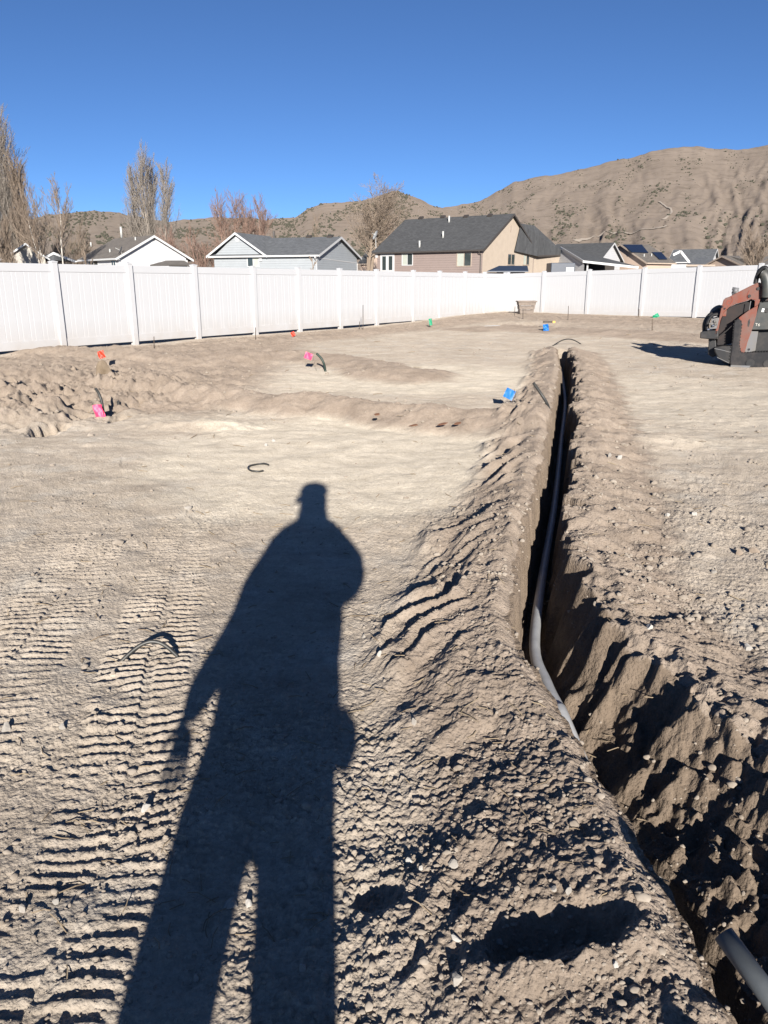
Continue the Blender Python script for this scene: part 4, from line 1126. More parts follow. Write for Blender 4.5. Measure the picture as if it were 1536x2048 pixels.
tree('pale-trunked bare birch in front of the white house roof', 124, 545, 396, 66, 1.1, 'birch', 9, B_, W_, 'birch_tree', 1, None, 0.9)
tree('small bare sapling before the white house eave', 175, 545, 494, 52, 0.8, 'birch', 10, W_, W_, 'sapling', 2, None, 0.35)
gr = 'reddish bare trees behind the grey house'
for i, (x, t) in enumerate(((447, 408), (474, 408), (497, 411), (518, 414))):
    tree(['reddish bare tree, leftmost of the row behind the grey house', 'reddish bare tree, second from left in the row behind the grey house',
          'reddish bare tree, third from left in the row behind the grey house', 'reddish bare tree, rightmost of the row behind the grey house'][i], x, 525, t, 112 + i, 1.0, 'birch', 20 + i, Rr, Rr, 'bare_tree', 2, gr, 1.0)
for i, (x, t, s) in enumerate(((352, 474, 1.3), (378, 470, 1.3), (404, 474, 1.4), (430, 482, 1.2))):
    tree(['reddish leafless bush nearest the white house', 'reddish leafless bush, second right of the white house', 'reddish leafless bush, third right of the white house', 'reddish leafless bush touching the grey house'][i],
         x, 545, t, 92 + 2 * i, s, 'bush', 40 + i, Rr, Rr, 'leafless_bush', 3, 'reddish bushes between the white and grey houses', 0.9)
tree('large spreading bare tree between the grey and tan houses', 742, 530, 368, 98, 1.25, 'round', 12, W_, W_, 'bare_tree', 3, None, 2.0)
tree('small bare tree behind the grey house roof', 627, 520, 440, 115, 0.8, 'birch', 13, W_, W_, 'bare_tree', 2, None, 0.8)
tree('small bare bush under the large tree', 765, 530, 455, 110, 1.0, 'bush', 15, Rr, Rr, 'leafless_bush', 3, None, 0.8)
tree('round leafless brown tree at the right edge above the fence', 1513, 535, 462, 88, 1.2, 'bush', 14, W_, W_, 'bare_tree', 5, None, 1.4)
tree('thin bare sapling before the wall of the grey house', 627, 545, 515, 50, 0.6, 'birch', 16, W_, W_, 'sapling', 1, None, 0.35)

for i, (x, t) in enumerate(((104, 452), (148, 462))):
    tree(['brown leafless bush right beside the pale birches', 'brown leafless bush at the left end of the white house roof'][i], x, 545, t, 96 + 3 * i, 1.3, 'bush', 60 + i, W_, W_, 'leafless_bush', 4, None, 1.0)

# ================================================================== PIPES IN THE TRENCH
M['conduit'] = mat('grey_conduit', (0.42, 0.425, 0.43), 0.5, var=0.15, scale=12)
def lip_at(t, off):
    acc = 0
    for i in range(len(LIP) - 1):
        a = Vector(LIP[i]); b = Vector(LIP[i + 1]); L = (b - a).length
        if acc + L >= t or i == len(LIP) - 2:
            d = (b - a) / L; p = a + d * (t - acc); return p + Vector((d.y, -d.x)) * off
        acc += L
pts = []
for t, off, z in ((0.3, .14, -.42), (2.6, .14, -.43), (3.2, .15, -.40)):
    q = lip_at(t, off); pts.append((q.x, q.y, z))
for px, py, z in ((1136, 1458, -.17), (1117, 1418, -.17), (1092, 1366, -.18), (1069, 1290, -.21)):
    q = G(px, py, z); pts.append((q.x, q.y, z))
for t, off, z in ((5.4, .105, -.25), (6.2, .11, -.28), (7.2, .11, -.30), (8.5, .11, -.31), (11, .12, -.31), (14, .12, -.30), (LIP_LEN - 1.2, .12, -.29), (LIP_LEN - .3, .12, -.28)):
    q = lip_at(t, off)
    if q.y > pts[-1][1] + .3: pts.append((q.x, q.y, z))
m_ = MB(); m_.tube(spline(pts, 6), 0.027, 12)
tag(m_.build('conduit_pipe', M['conduit'], None, True), 'long grey conduit pipe lying curved along the bottom of the trench', 'pipe')
# cut length of pipe lying across the near end
a = at(1447, 1868, 1.22); b = at(1640, 2130, 1.02)
m_ = MB(); n = 20
def ringpts(c, d, r_):
    e1 = d.orthogonal().normalized(); e2 = d.cross(e1); return [c + (e1 * math.cos(2 * math.pi * k / n) + e2 * math.sin(2 * math.pi * k / n)) * r_ for k in range(n)]
d = (b - a).normalized(); vs = ringpts(a, d, .021) + ringpts(b, d, .021) + ringpts(a, d, .0175) + ringpts(b, d, .0175); fs = []
for k in range(n):
    k2 = (k + 1) % n
    fs += [(k, k2, n + k2, n + k), (2 * n + k2, 2 * n + k, 3 * n + k, 3 * n + k2), (k2, k, 2 * n + k, 2 * n + k2), (n + k, n + k2, 3 * n + k2, 3 * n + k)]
m_.add(vs, fs)
M['conduit2'] = mat('dusty_grey_conduit', (0.075, 0.083, 0.088), 0.55, var=0.2, scale=15)
tag(m_.build('cut_pipe', M['conduit2'], None, True), 'cut grey pipe end sticking out over the trench at bottom right', 'pipe')

# ================================================================== FLAGS, TUBES, RODS
def cmat(name, c): 
    m = mat(name, c, 0.5, var=0.08, scale=20); return m
M['pink'] = cmat('pink_plastic', (0.72, 0.06, 0.15)); M['red'] = cmat('red_plastic', (0.60, 0.04, 0.015)); M['blue'] = cmat('blue_plastic', (0.004, 0.13, 0.42)); M['green'] = cmat('green_plastic', (0.01, 0.24, 0.12))
def flag(px, py, base_px, colour, label, w=0.105, h=0.105, tilt=0.0, seed=0, lean=(0, 0), crumple=0.02, tall=None):
    """base_px: where the wire meets the soil; px,py: centre of the flag"""
    B = GH(*base_px); C = at(px, py, B.y + lean[1])
    root = empty('marker_flag', B, 0, label, 'flag', 'utility marker flags')
    rr_ = random.Random(seed)
    c = C - B
    m_ = MB(); top = c + Vector((0.01, 0, h * 0.5)); top2 = c + Vector((w * .5 * math.cos(tilt), 0, h * .5))
    m_.tube(spline([Vector((0, 0, -.03)), c * 0.5 + Vector((w * .25, 0, 0)), top2], 5), 0.0022, 5); m_.build('wire', M['steel'], root)
    nx, ny = 7, 7; vs = []; fs = []
    ca, sa = math.cos(tilt), math.sin(tilt)
    for s in (0, 1):
        for j in range(ny):
            for i in range(nx):
                u = (i / (nx - 1) - .5) * w; v = (j / (ny - 1) - .5) * h
                k = (u / w) * 3.0 + seed
                yy = crumple * (math.sin(k * 2.1 + v * 30) + 0.6 * math.sin(k * 4.7 - v * 18 + seed)) + s * 0.0012
                vs.append(c + Vector((u * ca - v * sa, yy, u * sa + v * ca)))
    o = nx * ny
    for j in range(ny - 1):
        for i in range(nx - 1):
            a = j * nx + i; fs.append((a, a + 1, a + nx + 1, a + nx)); fs.append((o + a, o + a + nx, o + a + nx + 1, o + a + 1))
    m_ = MB(); m_.add(vs, fs); m_.build('flag_sheet', M[colour], root, True)
    return root
flag(203, 709, (202, 718), 'red', 'small red marker flag near the fence at left', .11, .13, .3, 1)
flag(586, 668, (588, 674), 'red', 'small red marker flag close under the fence posts', .10, .12, .4, 2)
flag(198, 822, (206, 838), 'pink', 'pink marker flag beside a bent black tube at left', .11, .15, .1, 3, crumple=.025)
flag(617, 712, (634, 742), 'pink', 'pink marker flag leaning beside a green-black tube in the middle', .13, .11, -.35, 4, crumple=.012)
flag(1019, 788, (1036, 808), 'blue', 'square blue marker flag on the bank beside the trench', .12, .12, -.45, 5, crumple=.008)
flag(1092, 656, (1090, 662), 'blue', 'crumpled blue marker flag beyond the far end of the trench', .16, .22, .2, 6, crumple=.04)
flag(861, 644, (857, 655), 'green', 'green marker flag on a short stake by the left fence', .10, .22, .15, 7)
flag(1312, 632, (1311, 636), 'green', 'green marker flag in front of the right fence', .22, .14, .5, 8, crumple=.03)
def tube_obj(pxs, r_, label, name='poly_tube', lift=None, m='black_poly', group='black poly tubes'):
    P = []
    for i, q in enumerate(pxs):
        g = GH(q[0], q[1]) if len(q) == 2 else at(q[0], q[1], q[2])
        P.append(g)
    m_ = MB(); m_.tube(spline(P, 6), r_, 9)
    return tag(m_.build(name, M[m], None, True), label, 'tube', group)
def arc_tube(p0px, p1px, hgt, r_, label, bow=0.0):
    A, B = GH(*p0px), GH(*p1px); P = []
    for k in range(9):
        t = k / 8; q = A.lerp(B, t); q.z = A.z + (B.z - A.z) * t + hgt * math.sin(math.pi * t) - 0.01; q.y += bow * math.sin(math.pi * t); P.append(q)
    m_ = MB(); m_.tube(spline(P, 4), r_, 9)
    return tag(m_.build('poly_tube', M['black_poly'], None, True), label, 'tube', 'black poly tubes')
arc_tube((231, 1330), (362, 1316), 0.075, 0.0085, 'black plastic tube arched over the track print beside the shadow', .05)
arc_tube((1104, 692), (1163, 688), 0.15, 0.013, 'black plastic tube arched at the far end of the trench')
C0 = GH(517, 936); P = []
for k in range(13):
    t = -0.4 + k / 12 * 4.9; q = Vector((C0.x + 0.085 * math.cos(t + .9), C0.y + 0.13 * math.sin(t + .9), 0)); q.z = H(q.x, q.y) + 0.012; P.append(q)
m_ = MB(); m_.tube(spline(P, 3), 0.008, 8); tag(m_.build('poly_tube', M['black_poly'], None, True), 'black plastic tube curled in a ring on pale soil', 'tube', 'black poly tubes')
b_ = GH(208, 832); tube_obj([(208, 834), (204, 806, b_.y), (198, 788, b_.y + .03), (191, 777, b_.y + .06)], 0.016, 'bent black tube standing beside the left pink flag')
b_ = GH(651, 742); M['green_poly'] = mat('green_black_tube', (0.025, 0.04, 0.03), .5, var=.2); tube_obj([(651, 743), (648, 728, b_.y), (642, 716, b_.y + .03), (633, 707, b_.y + .06)], 0.020, 'green-black tube standing beside the middle pink flag', m='green_poly')
b_ = GH(1098, 812); tube_obj([(1101, 826, b_.y - .1), (1093, 805, b_.y), (1081, 786, b_.y + .05), (1067, 766, b_.y + .12)], 0.017, 'dusty black tube leaning on the left bank of the trench')
b_ = GH(237, 816); tube_obj([(238, 818), (237, 808, b_.y), (236, 802, b_.y)], 0.018, 'short black tube stub right of the left pink flag')
M['stick'] = mat('wood_stake', (0.13, 0.10, 0.075), .8, var=.3, scale=20)
def rod(px, top, bot, label, r_=0.011, lean=0.0, wood=False):
    B = GH(px, bot); T = at(px + lean, top, B.y)
    m_ = MB(); m_.tube([B - Vector((0, 0, .1)), B.lerp(T, .5), T], [r_, r_, r_ * .9], 6)
    return tag(m_.build('stake', M['stick' if wood else 'steel'], None), label, 'stake', 'thin stakes along the fences')
rod(308, 673, 697, 'thin stake under the second fence panel from the left'); rod(511, 655, 680, 'thin stake at the foot of the fourth fence post')
rod(726, 610, 660, 'tallest thin steel stake, before the left fence'); rod(719, 643, 659, 'short stake just left of the tallest stake')
rod(1029, 613, 632, 'thin stake left of the wooden planter', lean=1); rod(1046, 617, 637, 'dark stake right in front of the wooden planter', .014)
rod(1136, 612, 637, 'thin stake right of the planter, before the right fence', lean=1); rod(1278, 618, 634, 'stake at the foot of a right fence post', .016, wood=True)
rod(1315, 614, 631, 'thin stake just behind the right green flag'); rod(1331, 604, 629, 'tall thin stake right of the right green flag', lean=1.5)
rod(1305, 638, 661, 'short dark stake below the right green flag', .018, wood=True)

# ================================================================== PLANTER, SCRAPS
M['plank'] = mat('grey_plank', (0.22, 0.18, 0.15), .85, var=.2, scale=8, bump=.004)
B0 = at(1051.5, 626, FC.y - 2.6); scl = 0.0218
pl = empty('wooden_planter', (B0.x, B0.y, B0.z - .05), 0, 'slatted wooden planter box tapering downward, before the fence corner', 'planter')
wT, wB, hh = 0.74, 0.54, 0.52
def lvl(z): return (wB + (wT - wB) * z / hh) / 2
for sgn, nm in ((-1, 'front'), (1, 'back')):
    for k, (z0, z1) in enumerate(((0.03, 0.17), (0.195, 0.335), (0.36, 0.50))):
        m_ = MB(); m_.add([(-lvl(z0), sgn * lvl(z0) * .8, z0), (lvl(z0), sgn * lvl(z0) * .8, z0), (lvl(z1), sgn * lvl(z1) * .8, z1), (-lvl(z1), sgn * lvl(z1) * .8, z1),
                           (-lvl(z0), sgn * (lvl(z0) * .8 - .025), z0), (lvl(z0), sgn * (lvl(z0) * .8 - .025), z0), (lvl(z1), sgn * (lvl(z1) * .8 - .025), z1), (-lvl(z1), sgn * (lvl(z1) * .8 - .025), z1)],
                          [(0, 1, 2, 3), (4, 7, 6, 5), (0, 4, 5, 1), (2, 6, 7, 3), (1, 5, 6, 2), (0, 3, 7, 4)]); m_.build('slat', M['plank'], pl)
for sgn in (-1, 1):
    for z0, z1 in ((0.03, 0.17), (0.195, 0.335), (0.36, 0.50)):
        a0, a1 = lvl(z0), lvl(z1)
        m_ = MB(); m_.add([(sgn * (a0 - .002), -a0 * .8 + .027, z0), (sgn * (a0 - .002), a0 * .8 - .027, z0), (sgn * (a1 - .002), a1 * .8 - .027, z1), (sgn * (a1 - .002), -a1 * .8 + .027, z1),
                           (sgn * (a0 - .025), -a0 * .8 + .027, z0), (sgn * (a0 - .025), a0 * .8 - .027, z0), (sgn * (a1 - .025), a1 * .8 - .027, z1), (sgn * (a1 - .025), -a1 * .8 + .027, z1)],
                          [(0, 1, 2, 3), (4, 7, 6, 5), (0, 4, 5, 1), (2, 6, 7, 3), (1, 5, 6, 2), (0, 3, 7, 4)]); m_.build('slat', M['plank'], pl)
m_ = MB(); q = lvl(hh)
for s_ in (-1, 1):
    m_.box2((-q - .03, s_ * (q * .8) - .04, hh - .015), (q + .03, s_ * (q * .8) + .04, hh + .03)); m_.box2((s_ * q - .04, -q * .8 + .042, hh - .015), (s_ * q + .04, q * .8 - .042, hh + .03))
m_.build('rim', M['plank'], pl)
for sx_ in (-1, 1):
    for sy_ in (-1, 1):
        m_ = MB(); a0, a1 = lvl(0) - .05, lvl(hh) - .05
        m_.beam((sx_ * a0, sy_ * (a0 * .8 - .02), 0), (sx_ * a1, sy_ * (a1 * .8 - .02), hh - .02), .05, .05, (1, 0, 0)); m_.build('corner_post', M['stick'], pl)
M['yellow'] = mat('yellow_paint', (0.65, 0.40, 0.05), .5, var=.1)
p = GH(1096, 647); rt_ = empty('wood_batten', p, 0, 'dark wooden batten with yellow end lying beyond the blue flag', 'batten')
m_ = MB(); m_.box2((-.16, -.03, .02), (.14, .03, .08)); m_.build('batten_body', M['steel'], rt_); m_ = MB(); m_.box2((.142, -.03, .02), (.22, .03, .08)); m_.build('painted_end', M['yellow'], rt_)
def scrap(px, py, poly, m, label, name, cat, z=0.02, rz=0.0, thick=.006, bend=.01):
    p = GH(px, py); m_ = MB(); n = len(poly); c_, s_ = math.cos(rz), math.sin(rz)
    def f(a, b, c): return (a * c_ - b * s_, a * s_ + b * c_, c + bend * math.sin(a * 9 + b * 5))
    m_.prism(poly, 0, thick, f); return tag(m_.build(name, m, None, loc=p + Vector((0, 0, z))), label, cat)
scrap(984, 653, [(-.25, -.08), (.2, -.1), (.27, .02), (.1, .1), (-.2, .07)], M['white'], 'flat white scrap lying before the left fence end', 'plastic_scrap', 'scrap')
leafp = [(-.05, 0), (-.02, .022), (.02, .024), (.055, .0), (.02, -.022), (-.02, -.02)]
M['leaf'] = mat('dry_leaf', (0.20, 0.095, 0.05), .8, var=.3, scale=30); M['leaf_y'] = mat('yellow_leaf', (0.55, 0.45, 0.06), .7, var=.2, scale=30)
for i, (x, y, l) in enumerate(((830, 853, 'largest brown dry leaf at the foot of the cross ridge'), (885, 851, 'brown dry leaf right of the largest one on the cross ridge'), (915, 850, 'rightmost brown dry leaf at the foot of the cross ridge'), (754, 832, 'brown dry leaf on the face of the cross ridge'))):
    scrap(x, y, [(a * (1.3 - i * .2), b * 1.2) for a, b in leafp], M['leaf'], l, 'dry_leaf', 'leaf', .015, .3 * i, .004, .02)
p = GH(1240, 1508); scrap(1240, 1508, [(a * .45, b * .45) for a, b in leafp], M['leaf_y'], 'small yellow leaf on the rough right bank of the trench', 'dry_leaf', 'leaf', .02, .4, .003, .015)

# ================================================================== STONES
M['stone'] = mat('pale_stone', (0.25, 0.225, 0.195), .9, col2=(0.34, 0.315, 0.28), scale=14, bump=.004, bscale=40)
M['stone_w'] = mat('whitish_stone', (0.33, 0.31, 0.28), .9, col2=(0.42, 0.40, 0.37), scale=14, bump=.004, bscale=40)
M['clod'] = mat('soil_clod', (0.21, 0.165, 0.125), .95, col2=(0.28, 0.225, 0.175), scale=14, bump=.012, bscale=25)
M['clod_d'] = mat('ochre_clod', (0.13, 0.095, 0.06), .95, col2=(0.22, 0.17, 0.12), scale=6, bump=.02, bscale=14)
def stone_geo(seed, sub=2, flat=.7, cut=11):
    rr_ = random.Random(seed); bm = bmesh.new(); bmesh.ops.create_icosphere(bm, subdivisions=sub, radius=1.0)
    planes = [(Vector((rr_.gauss(0, 1), rr_.gauss(0, 1), rr_.gauss(0, 1))).normalized(), rr_.uniform(.42, .75)) for _ in range(cut)]
    for v in bm.verts:
        for n_, d_ in planes:
            k = v.co.dot(n_)
            if k > d_: v.co -= n_ * (k - d_)
        v.co.z *= flat; v.co += Vector((rr_.gauss(0, 1), rr_.gauss(0, 1), rr_.gauss(0, 1))) * .02
    r_ = [tuple(v.co) for v in bm.verts], [tuple(v.index for v in f.verts) for f in bm.faces]
    bm.free(); return r_
SG = [stone_geo(i) for i in range(6)]
def stone(px, py, wpx, label, kind='stone', seed=0, flat=1.0, name='stone', asp=1.3):
    p = GH(px, py); dist = math.hypot(p.y, p.x); sl = math.hypot(dist, CAM_H)
    r_ = wpx * sl / FOC / 2
    vs, fs = SG[seed % 6]; m_ = MB(); m_.add([(v[0] * r_, v[1] * r_ / asp, v[2] * r_ * flat) for v in vs], fs)
    o = m_.build(name, M[kind], None, False, loc=(p.x, p.y, p.z + r_ * .25 * flat), rot=(seed * .3, seed * .5, seed * 1.3))
    return tag(o, label, 'stone' if name == 'stone' else 'clod', 'loose stones on the lot' if name == 'stone' else 'soil clods on the lot')
for i, (x, y, w, l, k) in enumerate((
    (461, 1812, 34, 'flat grey stone in the shadow beside the left leg', 'stone'), (292, 1618, 26, 'pale upright stone left of the person shadow', 'stone_w'), (497, 1812, 20, 'round stone lit between the shadow legs', 'stone_w'),
    (392, 1960, 20, 'pale stone lying within the left leg of the shadow', 'stone'), (606, 1938, 24, 'wedge-shaped stone within the right leg of the shadow', 'stone'), (125, 1458, 18, 'stone at the left with its own dark shadow', 'stone'),
    (14, 1460, 30, 'slab-like stone at the left edge beside the track print', 'stone'), (908, 1730, 22, 'grey slate chip standing in the gravel right of the shadow', 'stone'), (820, 1725, 18, 'pale stone in the gravel right of the right leg', 'stone_w'),
    (842, 1738, 16, 'small pale stone next to another, right of the shadow leg', 'stone_w'), (1135, 1785, 20, 'dark bluish stone on the left bank', 'stone'), (1108, 1780, 18, 'tan stone on the left bank beside a bluish one', 'stone'),
    (912, 1880, 26, 'pale flat stone in the near gravel', 'stone_w'), (1000, 1885, 20, 'rounded tan stone above the shadowed hollow', 'stone'), (913, 1965, 30, 'broad flat stone in the near gravel at bottom', 'stone'),
    (1232, 1935, 24, 'whitish stone on the bank near the bottom right shadow', 'stone_w'), (829, 1445, 18, 'round stone on the left slope of the bank', 'stone'), (1497, 1300, 22, 'white pointed stone on the right flat, with shadow', 'stone_w'),
    (1298, 1257, 24, 'white stone on the flat right of the trench', 'stone_w'), (1507, 1106, 22, 'tan stone, right one of a pair at the right edge', 'clod'), (1478, 1108, 20, 'tan stone, left one of a pair at the right edge', 'clod'),
    (1238, 917, 18, 'pale stone on the right flat near the far bank', 'stone_w'), (1218, 914, 14, 'grey stone left of a pale one near the far bank', 'stone'), (1388, 1030, 14, 'white stone in the middle of the right flat', 'stone_w'),
    (1335, 1032, 14, 'small pale stone in the middle of the right flat', 'stone_w'), (1428, 1145, 14, 'tan stone at the right edge beside the pair', 'stone'), (375, 1020, 20, 'pale flat clod above the start of the track print', 'stone'),
    (758, 1310, 16, 'pale stone at the right edge of the person shadow', 'stone_w'), (728, 1275, 14, 'small stone right of the shadow elbow', 'stone'), (1315, 1772, 30, 'pale lump wedged in the trench mouth', 'stone_w'),
    (1395, 1915, 14, 'oval pale pebble in the dark trench', 'stone_w'), (548, 883, 10, 'tiny pale stone on the bright soil, left one', 'stone_w'), (532, 892, 9, 'tiny pale stone on the bright soil, right of the ring tube', 'stone_w'),
    (245, 1455, 14, 'pale chip above the left track print', 'stone_w'), (45, 1822, 22, 'grey stone at the left side of the track print', 'stone'), (112, 1805, 16, 'stone standing between track bars', 'stone'))):
    stone(x, y, w, l, k, i, .8 + .3 * (i % 3))
stone(208, 752, 46, 'large ochre clod standing on the churned soil at left', 'clod_d', 3, 1.2, 'soil_clod', 1.1)
for i, (x, y, w, l) in enumerate(((95, 764, 26, 'soil clod over a dark hollow in the left rubble'), (60, 800, 30, 'big soil clod in the left rubble'), (30, 770, 30, 'soil clod at the left edge of the rubble'), (118, 816, 22, 'soil clod left of the left pink flag'),
                                  (285, 805, 22, 'brown clod right of the left pink flag'), (20, 842, 34, 'lowest soil clod of the left rubble'), (150, 745, 22, 'soil clod beside the large ochre clod'))):
    stone(x, y, w, l, 'clod', i + 2, 1.0, 'soil_clod', 1.1)
# gravel: thousands of crumbs, one stuff object
def gravel():
    rg = np.random.default_rng(3); V = []; F = []
    G0 = [stone_geo(50 + i, 1, .7, 8) for i in range(6)]
    N = 13000
    dep = np.radians(rg.uniform(7.0, 53, N)); r_ = CAM_H / np.tan(dep); th = np.radians(rg.uniform(-35, 35, N))
    x = r_ * np.sin(th); y = r_ * np.cos(th)
    zone = fbm(x / 0.6, y / 0.6, 301, 3) + 0.9 * ss(2.4, 1.3, r_) * ss(-.2, .1, x) + 0.35 * ss(3.5, 1.6, r_) + .15 * ss(1.5, 2.5, x) - .12 - 0.8 * ss(.9, .3, np.hypot(x / 1.5, (y - 7) / 2))
    keep = rg.uniform(0, 1, N) < np.clip(zone + .12, 0.03, 1)
    x, y, r_ = x[keep], y[keep], r_[keep]
    z, sp, pl_ = ground_fields(x, y)
    size = np.exp(rg.normal(math.log(.0048), .5, len(x))) * (0.55 + 0.45 * np.clip(r_ / 2.2, 0.6, 2.2))
    size = np.clip(size, .0018, .018)
    # bigger crumbled clods farther out, on the banks and on the right-hand flat
    n2 = 15000; d2 = np.radians(rg.uniform(4.2, 24, n2)); r2 = CAM_H / np.tan(d2); t2 = np.radians(rg.uniform(-31, 31, n2)); x2 = r2 * np.sin(t2); y2 = r2 * np.cos(t2)
    z2, s2, p2 = ground_fields(x2, y2)
    pr_ = .6 * np.clip(.06 + .5 * s2 + .55 * ss(-.05, .35, fbm(x2 / .9, y2 / .6, 311, 3)) * ss(.25, .4, x2 / y2) - .5 * p2, .015, 1)
    k2 = (rg.uniform(0, 1, n2) < pr_) & (z2 > -.1)
    x = np.concatenate([x, x2[k2]]); y = np.concatenate([y, y2[k2]]); z = np.concatenate([z, z2[k2]])
    size = np.concatenate([size, np.clip(np.exp(rg.normal(math.log(.010), .5, k2.sum())) * (.6 + .06 * r2[k2]), .004, .035)])
    a = rg.uniform(0, 6.28, len(x)); b0 = 0; vs_all = []; fs_all = []
    kk = rg.integers(0, 6, len(x))
    g = [(np.array(v), np.array(f)) for v, f in G0]
    for k in range(6):
        idx = np.where(kk == k)[0]; v, f = g[k]; n = len(v)
        c, s_ = np.cos(a[idx])[:, None], np.sin(a[idx])[:, None]; sc = size[idx][:, None]
        st = rg.uniform(.7, 1.5, len(idx))[:, None]
        px = x[idx][:, None] + sc * st * (v[None, :, 0] * c - v[None, :, 1] * s_); py = y[idx][:, None] + sc * (v[None, :, 0] * s_ + v[None, :, 1] * c)
        pz = z[idx][:, None] + sc * (v[None, :, 2] + .25)
        vs_all.append(np.stack([px, py, pz], -1).reshape(-1, 3)); fs_all.append((f[None] + (b0 + np.arange(len(idx)) * n)[:, None, None]).reshape(-1, 3)); b0 += n * len(idx)
    co = np.concatenate(vs_all).astype(np.float32); fa = np.concatenate(fs_all).astype(np.int32)
    me = bpy.data.meshes.new('gravel'); me.vertices.add(len(co)); me.vertices.foreach_set('co', co.ravel())
    me.loops.add(fa.size); me.loops.foreach_set('vertex_index', fa.ravel()); me.polygons.add(len(fa)); me.polygons.foreach_set('loop_start', (np.arange(len(fa)) * 3).astype(np.int32)); me.polygons.foreach_set('loop_total', np.full(len(fa), 3, np.int32))
    me.update(); me.validate()
    me.materials.append(mat('gravel', (0.20, 0.165, 0.13), .95, col2=(0.33, 0.285, 0.235), scale=30, detail=2))
    tag(link('gravel', me), 'loose gravel and crumbs of soil strewn over the lot', 'gravel', kind='stuff')
gravel()

# dry twigs and straw lying about: one stuff object
def straw():
    rg = np.random.default_rng(9); b = MB(); N = 420
    dep = np.radians(rg.uniform(3.2, 45, N)); r_ = CAM_H / np.tan(dep); th = np.radians(rg.uniform(-30, 30, N))
    x = r_ * np.sin(th); y = r_ * np.cos(th); z = Hs(x, y)
    for i in range(N):
        L = rg.uniform(.02, .07) * (1 + .12 * r_[i]); a = rg.uniform(0, 6.28); d = Vector((math.cos(a), math.sin(a), rg.uniform(-.1, .35))) * L
        p = Vector((x[i], y[i], z[i] + .004)); k = Vector((rg.uniform(-1, 1), rg.uniform(-1, 1), rg.uniform(0, .5))) * L * .15
        b.tube([p - d * .5, p + k, p + d * .5], [.0012 + .0003 * r_[i]] * 3, 3, False)
    tag(b.build('dry_straw', mat('dry_straw', (0.14, 0.10, 0.065), .9, col2=(0.30, 0.24, 0.16), scale=3), None), 'dry twigs and straw bits strewn over the soil', 'straw', kind='stuff')
straw()

# ================================================================== COMPACT TRACK LOADER
def dusty(name, c, rough=.55, dust=(0.33, 0.25, 0.18), amt=(0.40, 0.70), scale=5):
    m = mat(name, c, rough, col2=dust, scale=scale, detail=9)
    cr = [n for n in m.node_tree.nodes if n.type == 'VALTORGB'][0]; cr.color_ramp.elements[0].position, cr.color_ramp.elements[1].position = amt
    return m
M['orange'] = dusty('dusty_orange_paint', (0.17, 0.036, 0.016), .55, (0.125, 0.08, 0.065), (.36, .70))
M['orange_hot'] = dusty('orange_paint', (0.30, 0.035, 0.012), .4, (0.22, 0.06, 0.03))
M['machine_grey'] = dusty('dark_grey_panel', (0.030, 0.036, 0.036), .5, (0.075, 0.07, 0.062))
M['machine_black'] = dusty('black_steel', (0.012, 0.012, 0.013), .55, (0.05, 0.042, 0.036), (.45, .8))
M['machine_dark'] = dusty('dark_shade_steel', (0.010, 0.007, 0.007), .7, (0.03, 0.016, 0.012), (.45, .8))  # near-black steel; shade inside the loader is put into this colour
M['rubber'] = dusty('track_rubber', (0.012, 0.012, 0.014), .8, (0.06, 0.05, 0.045), (.45, .8))
M['guard'] = dusty('light_grey_guard', (0.14, 0.14, 0.145), .5, (0.15, 0.135, 0.115))
M['dust_deck'] = dusty('dust_covered_deck', (0.30, 0.25, 0.20), .9, (0.14, 0.12, 0.10))
M['sticker'] = mat('white_sticker', (0.75, 0.75, 0.73), .5)
M['chrome'] = mat('hydraulic_steel', (0.45, 0.45, 0.45), .3, metal=.9, var=.1)
BP = GH(1478, 735); LY = BP.y
O0 = at(1380, 530, LY)
# local frame: u (right) and v (up) in metres from the tracing of the side view, w = depth away from the viewer
SC = 0.10744 * LY / (FOC * 0.985)
base_v = -1900 * SC
LQ = at(1380 + 1480 * .10744, 640, LY); U0 = 0.0
ld = empty('track_loader', (LQ.x, LY, H(LQ.x, LY) - .02), -math.atan2(LQ.x, LY), 'dusty orange compact track loader with black hoses, cut off at the right edge', 'loader')
off = Vector(ld.location)
zoff = O0.z - off.z
zshift = -(zoff + base_v)        # put the tracing's ground line on the soil
def Lp(U, V, w):
    return Vector((U0 + (U - 1480) * SC * 0.93, w, zoff + zshift - V * SC))
def plate(name, poly, w0, w1, m, parent=None, bevel=.008):
    b = MB(); b.prism(poly, w0, w1, lambda a, c, w: Lp(a, c, w)); return b.build(name, m, parent or ld, bevel=bevel)
arm_poly = [(1200, 415), (1270, 430), (1300, 500), (1285, 640), (1255, 800), (1185, 840), (1180, 720), (1110, 705), (1040, 735), (850, 790), (740, 850), (650, 950), (610, 1090), (590, 1330), (535, 1330), (580, 1080), (600, 880), (625, 720), (660, 685), (720, 665), (900, 565), (1080, 470)]
